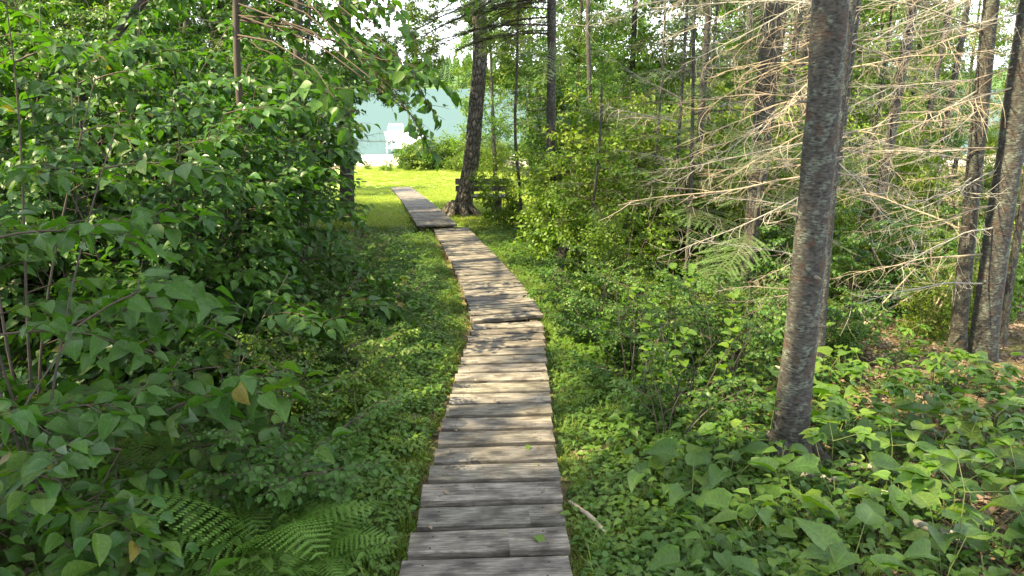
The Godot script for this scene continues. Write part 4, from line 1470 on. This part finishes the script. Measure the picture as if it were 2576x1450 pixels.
# ------------------------------------------------------------------ wood on the right
func make_right_wood() -> void:
	rng.seed = 900
	for k in 16:
		var d := rng.randf_range(6.5, 22.0)
		var x := rng.randf_range(0.22, 0.80) * d + 0.4
		fir_tree("dead_twig_fir", "fir pole bristling with bare tan twigs in the open wood", "fir poles of the open wood", upright(x, d, 9.0, rng.randf_range(-0.02, 0.04)), rng.randf_range(0.035, 0.08), 0.03,
			ring_of(1.2, 4.4, 13, 0.0, PI, -0.4, 0.1, 0.8, 1.4), ring_of(3.6, 6.0, 8, 0.0, PI, -0.5, 0.0, 1.0, 1.7), M.fir_bark, 10)
	# fir saplings with green boughs
	for s in [[0.95, 8.3, 1.2], [1.75, 9.0, 2.6], [1.75, 7.2, 2.9], [2.6, 9.6, 4.2], [3.4, 11.0, 4.0], [4.6, 9.4, 3.8], [2.3, 6.6, 2.6]]:
		var line := upright(s[0], s[1], s[2] + 1.2)
		var live := []
		var count := int(s[2] * 13.0)
		for k in count:
			var t := (k + rng.randf()) / count
			live.append([0.3 + t * s[2] * 1.05, rng.randf() * TAU, rng.randf_range(-0.3, 0.1), (1.15 - 0.6 * t) * rng.randf_range(0.7, 1.1)])
		fir_tree("fir_sapling", "young fir with soft green boughs beside the dead twigs", "fir saplings", line, 0.022, 0.006, [], live, M.fir_bark, 8)
	for k in 22:
		var d := rng.randf_range(7.5, 12.5)
		var x := path_x(d) + rng.randf_range(1.3, 6.5)
		put_shrub("bright", "bright_shrub", "yellow green sunlit understory shrub in the open wood", "shrub", "bright shrubs of the open wood", gp(x, d), rng.randf_range(0.55, 0.95))
	for k in 9:
		var d := rng.randf_range(10.8, 13.6)
		put_shrub("bright", "sunny_sapling", "sunlit leafy sapling clump between the bench and the dead twigs", "sapling", "sunny saplings near the bench", gp(rng.randf_range(1.15, 3.4), d), rng.randf_range(0.9, 1.5))
	for s in [[1.0, 8.6, 0.85], [1.7, 8.2, 1.0], [2.4, 8.9, 1.2], [1.3, 9.6, 1.15], [2.0, 10.2, 1.35], [3.1, 9.8, 1.3], [0.8, 10.6, 1.0], [2.9, 7.6, 0.8], [1.2, 7.3, 0.6]]:
		put_shrub("bright", "path_sapling", "bright green leafy sapling between the boardwalk bend and the dead twigs", "sapling", "bright saplings beside the boardwalk bend", gp(s[0], s[1]), s[2])
	for k in 4:
		var d := rng.randf_range(10.5, 13.2)
		put_shrub("tall_hazel", "roadside_hazel", "leafy hazel clump between the bench and the fir saplings", "shrub", "hazels beside the bench", gp(rng.randf_range(1.0, 2.6), d), rng.randf_range(0.45, 0.7))
	put_shrub("bright", "bench_bush", "many stemmed leafy bush standing in front of the bench", "shrub", "", gp(-0.2, 14.2), 0.66)
	for k in 17:
		var d := rng.randf_range(12.5, 22.0)
		put_shrub("fine", "wood_sapling", "light leafy sapling deep in the open wood", "sapling", "saplings deep in the open wood", gp(rng.randf_range(0.03, 0.8) * d + 0.7, d), rng.randf_range(0.7, 1.25))
	for k in 14:
		var d := rng.randf_range(6.0, 9.0)
		if k < 6:
			put_shrub("bright", "litter_bush", "small fresh green bush growing on the brown litter", "shrub", "bushes on the litter", gp(2.2 + k * 0.45 + rng.randf_range(-0.1, 0.1), 5.9 + rng.randf_range(-0.5, 0.9)), rng.randf_range(0.28, 0.42))
		put_shrub("hazel", "low_hazel", "low green hazel bush on the litter of the open wood", "shrub", "low hazels of the open wood", gp(rng.randf_range(1.8, 6.0), d), rng.randf_range(0.32, 0.6))

# ------------------------------------------------------------------ low plants that stand singly
func fern_frond(length: float) -> ArrayMesh:
	var b := MB.new()
	var pts := PackedVector3Array()
	var p := Vector3.ZERO
	var pitch := rng.randf_range(1.05, 1.3)
	var steps := 19
	for i in steps + 1:
		pts.append(p)
		p += Vector3(cos(pitch), sin(pitch), 0) * (length / steps)
		pitch -= 1.55 / steps
	var rad := PackedFloat32Array()
	for i in steps + 1:
		rad.append(lerpf(0.0028, 0.0007, float(i) / steps))
	b.tube(pts, rad, 4, Color(0.9, 0.85, 0.6), 0.0, null, false)
	for i in range(3, steps):
		var t := float(i) / steps
		var dir := (pts[i + 1] - pts[i]).normalized()
		var up := Vector3(-dir.y, dir.x, 0)
		var l := length * 0.30 * sin(PI * pow(t, 0.75) * 0.93 + 0.12) * (1.0 - 0.25 * t)
		for s in [-1.0, 1.0]:
			var out: Vector3 = (Vector3(0, 0, s) + dir * 0.38 - up * 0.12).normalized()
			var lobes := 11
			var g := rng.randf_range(0.85, 1.12)
			var col := Color(g * (0.95 + 0.15 * t), g, g * 0.95)
			for j in lobes:
				var u := (j + 0.3) / lobes
				var c: Vector3 = pts[i] + out * l * u
				var ll := minf(l * 0.16, length * 0.019) * (1.1 - 0.75 * u) + 0.001
				for w in [-1.0, 1.0]:
					var tip: Vector3 = c + dir * w * ll + out * ll * 0.5
					var h: Vector3 = out * l / lobes * 0.40
					b.quad(c - h * 0.9, c + h, tip + h * 0.35, tip - h * 0.35, col)
	return b.mesh(M.fern)

func make_low_plants() -> void:
	# ferns beside the boardwalk
	rng.seed = 1000
	var fronds := []
	for k in 4:
		fronds.append(fern_frond(rng.randf_range(0.46, 0.62)))
	for s in [[600, 1330, 1.2], [680, 1400, 1.15], [640, 1240, 1.05], [560, 1180, 0.9], [790, 1420, 0.75], [505, 1085, 0.85], [545, 1290, 0.9], [820, 1440, 0.6], [430, 1260, 0.9], [600, 1430, 0.9], [400, 1130, 0.8]]:
		var o := thing("fern", "feathery light green fern beside the boardwalk", "fern", on_ground(s[0], s[1]), "ferns beside the boardwalk")
		var count := 6 + rng.randi() % 4
		for k in count:
			var b := Basis(Vector3.UP, TAU * k / count + rng.randf_range(-0.3, 0.3)) * Basis(Vector3.BACK, rng.randf_range(-0.25, 0.15))
			part("frond", fronds[rng.randi() % 4], o, Transform3D(b.scaled(Vector3.ONE * s[2] * rng.randf_range(0.7, 1.1)), Vector3(0, -0.01, 0)))
	# big heart shaped leaves at the lower right
	var al := leaf_meshes("aster_near", M.aster, "a")
	rng.seed = 1010
	var petiole := {}
	var stems := []
	for k in 6:
		var b := MB.new()
		var h := 1.0
		b.tube(PackedVector3Array([Vector3(0, -0.1, 0), Vector3(0.12, 0.5, 0), Vector3(0.42, h, 0)]), PackedFloat32Array([0.012, 0.010, 0.007]), 4, Color.WHITE)
		stems.append(b.mesh(M.stem))
	var placed := []
	var tries := 0
	while placed.size() < 125 and tries < 4000:
		tries += 1
		var d := rng.randf_range(1.5, 4.6)
		var x := rng.randf_range(0.55, 0.82 * d + 0.5)
		if d > 3.2 and x < 1.0:
			continue
		var at := gp(x, d)
		var clear := true
		for q in placed:
			if at.distance_to(q) < 0.14:
				clear = false
		if not clear or Vector2(x - 1.45, d - 3.45).length() < 0.2:
			continue
		placed.append(at)
		var o := thing("aster_plant", "low plant with big heart shaped toothed leaves under the fir", "plant", at, "heart leaved plants under the fir")
		var count := 3 + rng.randi() % 3
		var a0 := rng.randf() * TAU
		for k in count:
			var a := a0 + TAU * k / count + rng.randf_range(-0.4, 0.4)
			var h := rng.randf_range(0.07, 0.24)
			var f := Basis(Vector3.UP, a)
			var root := f * Vector3(0.42, 1, 0) * h
			var st := part("stalk", stems[k], o, Transform3D(f.scaled(Vector3(h, h, h)), Vector3.ZERO))
			var size := rng.randf_range(0.06, 0.15) * (0.8 + 0.2 * h / 0.2)
			var b := leaf_frame(f * Vector3(1, 0.15, 0), rng.randf_range(-0.45, 0.2), rng.randf_range(-0.35, 0.35))
			part("leaf", al[rng.randi() % al.size()], st, st.transform.affine_inverse() * Transform3D(b.scaled(Vector3.ONE * size), root))
	# plants with five leaflets on a wiry stalk
	var five := leaf_meshes("leaflet_near", [M.aster[2], M.hazel[0], M.hazel[2]], "five")
	rng.seed = 1020
	var spots := []
	for s in [[2385, 1420, 1.25], [2450, 1000, 1.0], [2340, 960, 1.0], [2290, 1010, 0.9], [2200, 1060, 1.1], [2120, 1110, 1.0], [2230, 1180, 1.0], [2480, 1130, 1.0], [2080, 1190, 0.9], [1890, 930, 0.9], [1700, 760, 0.9], [1620, 800, 0.8], [760, 1000, 0.9], [900, 1080, 0.8], [690, 940, 0.9], [980, 1000, 0.6], [560, 980, 1.0], [840, 880, 0.8], [935, 880, 1.0], [1000, 1270, 0.5], [880, 1190, 0.7]]:
		spots.append([on_ground(s[0], s[1] + 40), s[2]])
	for k in 44:
		var d := rng.randf_range(2.6, 7.0)
		var x := rng.randf_range(1.6, 0.75 * d + 0.6) if k % 3 != 0 else path_x(d) - rng.randf_range(0.8, 1.9)
		spots.append([gp(x, d), rng.randf_range(0.7, 1.05)])
	for s in spots:
		var o := thing("sarsaparilla_plant", "low plant with fans of five pointed leaflets on a wiry stalk", "plant", s[0], "plants with five leaflets")
		var h: float = 0.26 * s[1] * rng.randf_range(0.8, 1.25)
		var sm := MB.new()
		sm.tube(PackedVector3Array([Vector3(0, -0.03, 0), Vector3(0.01, h * 0.5, 0), Vector3(0, h, 0)]), PackedFloat32Array([0.003, 0.0026, 0.002]), 4, Color.WHITE)
		var a0 := rng.randf() * TAU
		var arms := 3
		var tops := []
		for k in arms:
			var a := a0 + TAU * k / arms + rng.randf_range(-0.3, 0.3)
			var top := Vector3(cos(a) * 0.11, h + 0.06, sin(a) * 0.11) * Vector3(s[1], 1, s[1])
			sm.tube(PackedVector3Array([Vector3(0, h, 0), top]), PackedFloat32Array([0.002, 0.0014]), 3, Color.WHITE)
			tops.append([top, a])
		part("stem", sm.mesh(M.stem), o)
		for tp in tops:
			for j in 5:
				var a: float = tp[1] + (j - 2) * 0.62
				var b := leaf_frame(Vector3(cos(a), 0.05, sin(a)), rng.randf_range(-0.3, 0.1), rng.randf_range(-0.2, 0.2))
				part("leaf", five[rng.randi() % five.size()], o, Transform3D(b.scaled(Vector3.ONE * 0.10 * s[1] * (1.1 - 0.12 * absf(j - 2))), tp[0]))
	# small leaved shrubs to the right of the boardwalk
	rng.seed = 1030
	var sl := leaf_meshes("small_near", M.small, "s")
	for s in [[0.85, 3.5, 0.6], [1.05, 3.95, 0.85], [0.78, 4.35, 0.75], [1.4, 4.4, 0.8], [1.1, 4.9, 0.8]]:
		var plan := shrub_plan(s[2], 6, 12, 0.26)
		leafy_shrub("snowberry_shrub", "knee high shrub of small round leaves at the boardwalk edge", "shrub", "small leaved shrubs by the boardwalk", gp(s[0], s[1]), plan, protos.small_bough, sl, 300, rng.randf() * TAU, "small_mid")
	for s in [[0.95, 4.9], [1.6, 5.0], [0.75, 5.6], [1.3, 5.6], [0.95, 6.6], [1.7, 6.3], [2.3, 5.2], [0.8, 7.4], [-1.15, 4.7], [-1.2, 5.9], [-1.45, 6.8], [-1.6, 7.8], [-1.1, 3.9], [-1.75, 8.8], [0.95, 8.6], [-1.05, 2.9]]:
		put_shrub("snowberry", "low_leafy_shrub", "low shrub densely set with small green leaves", "shrub", "low small leaved shrubs", gp(s[0], s[1]), rng.randf_range(0.7, 1.15))
	# a patch of brighter, larger oval leaves right of the boardwalk
	rng.seed = 1040
	var oval := leaf_meshes("small_near", [M.bright[0], M.hazel[2]], "o")
	for s in [[0.80, 4.05, 0.7], [1.0, 4.45, 0.85], [0.66, 4.75, 0.45], [1.3, 4.1, 0.8], [0.92, 3.75, 0.6], [1.2, 4.75, 0.8], [0.88, 5.1, 0.6], [1.5, 5.1, 0.7]]:
		var o := thing("honeysuckle_shoot", "upright shoot with pairs of oval light green leaves", "plant", gp(s[0], s[1]), "oval leaved shoots")
		var stm := MB.new()
		stm.tube(PackedVector3Array([Vector3(0, -0.04, 0), Vector3(0.02, s[2] * 0.5, 0.01), Vector3(0.03, s[2], 0.0)]), PackedFloat32Array([0.005, 0.004, 0.002]), 5, Color.WHITE)
		part("stem", stm.mesh(M.twig), o)
		for k in 14:
			var t := 0.3 + 0.7 * k / 13.0
			var a := k * 1.35
			for w in 2:
				var b := leaf_frame(Vector3(cos(a + w * PI), 0.25, sin(a + w * PI)), rng.randf_range(-0.2, 0.3), rng.randf_range(-0.3, 0.3))
				part("leaf", oval[rng.randi() % oval.size()], o, Transform3D(b.scaled(Vector3.ONE * rng.randf_range(0.055, 0.085)), Vector3(0.03 * t, s[2] * t, 0)))

# ------------------------------------------------------------------ what nobody could count
func rosette(count: int, size: float, key: String, mat: Material, rise: float) -> ArrayMesh:
	var b := MB.new()
	var st := MB.new()
	for k in count:
		var a := k * 2.4 + rng.randf_range(-0.4, 0.4)
		var r := rng.randf_range(0.1, 1.0) * size * 1.6
		var h := rise * rng.randf_range(0.3, 1.0)
		var at := Vector3(cos(a) * r, h, sin(a) * r)
		st.tube(PackedVector3Array([Vector3(at.x * 0.3, -0.01, at.z * 0.3), at]), PackedFloat32Array([0.0012, 0.0008]), 3, Color.WHITE, 0.0, null, false)
		var f := leaf_frame(Vector3(cos(a), 0.1, sin(a)), rng.randf_range(-0.4, 0.25), rng.randf_range(-0.4, 0.4))
		var g := rng.randf_range(0.75, 1.2)
		b.add(Transform3D(f.scaled(Vector3.ONE * size * rng.randf_range(0.7, 1.25)), at), LEAF[key][rng.randi() % 5], Color(g * rng.randf_range(0.9, 1.15), g, g))
	var m := ArrayMesh.new()
	b.into(m, mat)
	st.into(m, M.stem)
	return m

func tuft(blades: int, height: float, spread: float, mat: Material, wide := 0.0022) -> ArrayMesh:
	var b := MB.new()
	for k in blades:
		var a := rng.randf() * TAU
		var out := Vector3(cos(a), 0, sin(a))
		var side := Vector3(-out.z, 0, out.x) * wide
		var root := Vector3(rng.randf_range(-1, 1), 0, rng.randf_range(-1, 1)) * spread * 0.5
		var h := height * rng.randf_range(0.5, 1.1)
		var m := root + Vector3(0, h * 0.65, 0) + out * h * 0.25
		var tip := root + Vector3(0, h * 0.85, 0) + out * h * rng.randf_range(0.45, 0.9)
		var g := rng.randf_range(0.75, 1.25)
		var col := Color(g * rng.randf_range(0.85, 1.25), g, g * 0.9)
		b.quad(root - side - Vector3(0, 0.01, 0), root + side - Vector3(0, 0.01, 0), m + side * 0.8, m - side * 0.8, col)
		b.quad(m - side * 0.8, m + side * 0.8, tip + side * 0.1, tip - side * 0.1, col)
	return b.mesh(mat)

func off_path(x: float, d: float) -> float:
	var half := 0.33 if d < 13.0 else 0.42
	return absf(x - path_x(d)) - half

func make_ground_cover() -> void:
	rng.seed = 1100
	var kinds := [
		["ground_cover", "low carpet of small round green leaves along the boardwalk", rosette(9, 0.032, "small_mid", M.small[0], 0.09)],
		["ground_cover", "dense low seedlings with pointed green leaves between the ferns", rosette(8, 0.045, "hazel_mid", M.hazel[0], 0.12)],
		["ground_cover", "scattered brighter seedlings on the forest floor", rosette(7, 0.05, "leaflet_mid", M.hazel[2], 0.15)],
		["ground_cover", "small dark leaved creeping plants among the litter", rosette(10, 0.028, "small_mid", M.small[1], 0.06)]]
	for k in kinds.size():
		var spots := []
		while spots.size() < [4200, 2600, 1900, 3200][k]:
			var d := 1.3 + 12.5 * pow(rng.randf(), 1.35)
			var side := -1.0 if rng.randf() < 0.5 else 1.0
			var far := rng.randf_range(0.02, 1.5 + d * 0.45) * pow(rng.randf(), 0.6)
			var x := path_x(d) + side * (0.36 + far)
			if side > 0 and x > 2.2 and d > 3.8 and rng.randf() < 0.3:
				continue
			if bumps.get_noise_2d(x * 90.0 + k * 500.0, d * 90.0) < -0.22:
				continue
			if far < 0.35 and rng.randf() < 0.35:
				continue
			var s := rng.randf_range(0.6, 1.35) * (0.72 if far < 0.3 else 1.0)
			spots.append(Transform3D(Basis(Vector3.UP, rng.randf() * TAU).scaled(Vector3.ONE * s), gp(x, d)))
		scatter(kinds[k][0], kinds[k][1], "plants", kinds[k][2], spots)
	var close := []
	while close.size() < 4600:
		var d := 1.3 + (4.5 if close.size() < 2600 else 12.0) * rng.randf()
		var x := path_x(d) + (0.38 + 0.95 * rng.randf()) * (-1.0 if rng.randf() < 0.5 else 1.0)
		if off_path(x, d) < 0.18 and rng.randf() < 0.6:
			continue
		close.append(Transform3D(Basis(Vector3.UP, rng.randf() * TAU).scaled(Vector3.ONE * rng.randf_range(0.6, 1.15)), gp(x, d)))
	scatter("ground_cover", "small pale green rounded leaves crowding the ground beside the planks", "plants", rosette(8, 0.036, "small_mid", M.small[2], 0.07), close)
	# moss and fine grass along the edges of the boards
	var moss := tuft(60, 0.022, 0.10, M.moss, 0.0016)
	var spots := []
	while spots.size() < 5200:
		var d := 1.2 + 12.5 * pow(rng.randf(), 1.2)
		var far := 0.75 * pow(rng.randf(), 1.3)
		var x := path_x(d) + (0.35 + far) * (-1.0 if rng.randf() < 0.5 else 1.0)
		if bumps.get_noise_2d(x * 150.0, d * 150.0 + 90.0) < -0.05:
			continue
		spots.append(Transform3D(Basis(Vector3.UP, rng.randf() * TAU).scaled(Vector3.ONE * rng.randf_range(0.8, 1.5)), gp(x, d)))
	scatter("moss", "yellow green moss cushions along both edges of the boardwalk", "moss", moss, spots)
	var thin := tuft(22, 0.13, 0.07, M.grass)
	spots = []
	while spots.size() < 1500:
		var d := 1.2 + 13.0 * pow(rng.randf(), 1.1)
		var far := 1.2 * pow(rng.randf(), 1.6)
		var x := path_x(d) + (0.36 + far) * (-1.0 if rng.randf() < 0.5 else 1.0)
		spots.append(Transform3D(Basis(Vector3.UP, rng.randf() * TAU).scaled(Vector3.ONE * rng.randf_range(0.5, 1.1)), gp(x, d)))
	scatter("grass", "fine thin grass growing along the boardwalk edges", "grass", thin, spots)
	var turf := tuft(34, 0.06, 0.16, M.lawn, 0.003)
	spots = []
	while spots.size() < 9000:
		var d := 14.0 + 24.0 * pow(rng.randf(), 1.4)
		var x := rng.randf_range(-5.0, 4.5) - (d - 14.0) * 0.12
		if off_path(x, d) < 0.03 and d < 27.5:
			continue
		spots.append(Transform3D(Basis(Vector3.UP, rng.randf() * TAU).scaled(Vector3.ONE * rng.randf_range(0.8, 1.6)), gp(x, d) + Vector3(0, 0.012, 0)))
	scatter("lawn_grass", "short bright grass of the sunny lawn", "grass", turf, spots)
	# brown leaves and needles on the floor
	var litter := MB.new()
	for k in 14:
		var f := leaf_frame(Vector3(cos(k * 2.4), rng.randf_range(-0.1, 0.3), sin(k * 2.4)), 0.0, rng.randf_range(-0.5, 0.5))
		var g := rng.randf_range(0.5, 1.3)
		litter.add(Transform3D(f.scaled(Vector3.ONE * rng.randf_range(0.03, 0.06)), Vector3(rng.randf_range(-0.12, 0.12), rng.randf_range(0.003, 0.015), rng.randf_range(-0.12, 0.12))), LEAF.hazel_mid[k % 5], Color(g, g * rng.randf_range(0.85, 1.05), g))
	for k in 9:
		var a := rng.randf() * TAU
		var at := Vector3(rng.randf_range(-0.12, 0.12), 0.008, rng.randf_range(-0.12, 0.12))
		litter.tube(PackedVector3Array([at, at + Vector3(cos(a), 0.08, sin(a)) * rng.randf_range(0.06, 0.22)]), PackedFloat32Array([0.002, 0.001]), 3, Color(0.8, 0.8, 0.75))
	spots = []
	while spots.size() < 3600:
		var d := rng.randf_range(1.3, 13.0)
		var x := rng.randf_range(0.4, 0.8 * d + 1.0) if rng.randf() < 0.75 else path_x(d) - rng.randf_range(0.4, 3.5)
		spots.append(Transform3D(Basis(Vector3.UP, rng.randf() * TAU).scaled(Vector3.ONE * rng.randf_range(0.7, 1.3)), gp(x, d)))
	scatter("litter", "brown dead leaves and bits of twig on the forest floor", "leaf litter", litter.mesh(M.litter), spots)

# ------------------------------------------------------------------ sticks, logs, fallen leaves
func make_small_things() -> void:
	rng.seed = 1200
	var a := on_ground(1432, 1280)
	var c := on_ground(1522, 1362)
	var o := thing("fallen_stick", "pale barkless stick lying on the ground against the boardwalk edge", "stick", a)
	var b := MB.new()
	var e := c - a + Vector3(0, 0.035, 0)
	var pts := smooth(PackedVector3Array([Vector3(0, 0.03, 0), e * 0.35 + Vector3(0.006, 0.03, 0.004), e * 0.7 + Vector3(-0.006, 0.03, 0), e]), 0.02)
	var rad := PackedFloat32Array()
	for k in pts.size():
		rad.append(lerpf(0.010, 0.013, float(k) / pts.size()) * rng.randf_range(0.92, 1.08))
	b.tube(pts, rad, 8, Color(1.15, 1.15, 1.1))
	part("wood", b.mesh(M.dead), o)
	# rotten limbs among the heart shaped leaves
	var limbs := [[[2290, 1345], [2440, 1400], 0.022, "lichen crusted rotten limb lying among the heart shaped leaves"], [[2130, 1195], [2330, 1210], 0.016, "thin lichen covered branch on the ground below the fir"], [[2230, 1275], [2010, 1215], 0.02, "dark fallen branch at the foot of the stout fir"]]
	for l in limbs:
		var p := on_ground(l[0][0], l[0][1])
		var q := on_ground(l[1][0], l[1][1])
		var t := thing("fallen_branch", l[3], "branch", p)
		var d := q - p
		var bb := MB.new()
		var line := smooth(PackedVector3Array([Vector3(0, 0.05, 0), d * 0.5 + Vector3(0, 0.07, 0.02), d + Vector3(0, 0.04, 0)]), 0.04)
		var rr := PackedFloat32Array()
		for k in line.size():
			rr.append(l[2] * rng.randf_range(0.8, 1.15))
		bb.tube(line, rr, 9, Color.WHITE, 0.2, noise(5, 0.03))
		part("wood", bb.mesh(M.greydead), t)
	# stump right of the boardwalk
	var sp := on_ground(1412, 705)
	var st := thing("stump", "small broken mossy stump beside the boardwalk bend", "stump", sp)
	part("wood", trunk_mesh(smooth(PackedVector3Array([Vector3(0, -0.08, 0), Vector3(0.01, 0.2, 0), Vector3(0.03, 0.46, 0.01)]), 0.06), 0.10, 0.07, 0.08, 0.12, M.fir_bark, 14, 0.2), st)
	# dry poles in the sun
	for k in 11:
		var px := rng.randf_range(2130, 2390)
		var py := rng.randf_range(770, 860)
		var base := on_ground(px, py)
		var lean := Vector3(rng.randf_range(-0.5, 0.5), rng.randf_range(0.35, 0.85), rng.randf_range(-0.4, 0.2))
		var t := thing("dry_stick", "sun bleached dry stick leaning in the sunlit brush", "stick", base, "dry sticks in the brush")
		var bb := MB.new()
		bb.tube(PackedVector3Array([Vector3(0, -0.03, 0), lean * 0.5 + Vector3(0.01, 0, 0), lean]), PackedFloat32Array([0.011, 0.009, 0.005]), 6, Color(1.1, 1.05, 0.95))
		part("wood", bb.mesh(M.dead), t)
	# leaves lying on the boards
	var green := leaf_meshes("small_near", [M.bright[0]], "g")
	var dry := leaf_meshes("hazel_near", [M.litter], "dry")
	for s in [[1345, 1356, 0.05], [1330, 1126, 0.035], [1120, 1240, 0.03], [1250, 1010, 0.035], [1300, 905, 0.04], [1190, 960, 0.03], [1320, 860, 0.04], [1080, 1330, 0.025], [1210, 1180, 0.022], [1370, 1240, 0.028], [1150, 1090, 0.026]]:
		var r := ray(s[0], s[1])
		var tt := (0.115 - EYE) / (r.y - SLOPE * r.z)
		var p := Vector3(0, EYE, 0) + r * tt
		var m := MeshInstance3D.new()
		m.name = numbered("fallen_leaf")
		var fresh: bool = s[0] in [1345, 1330]
		m.mesh = green[0] if fresh else dry[rng.randi() % dry.size()]
		m.transform = Transform3D(Basis(Vector3.UP, rng.randf() * TAU).scaled(Vector3.ONE * s[2]), p + Vector3(0, 0.012, 0))
		m.set_meta("label", "single fresh green leaf lying on a grey plank" if fresh else "small dry brown leaf lying on a grey plank")
		m.set_meta("category", "leaf")
		m.set_meta("group", "fresh leaves on the planks" if fresh else "dry leaves on the planks")
		add_child(m)
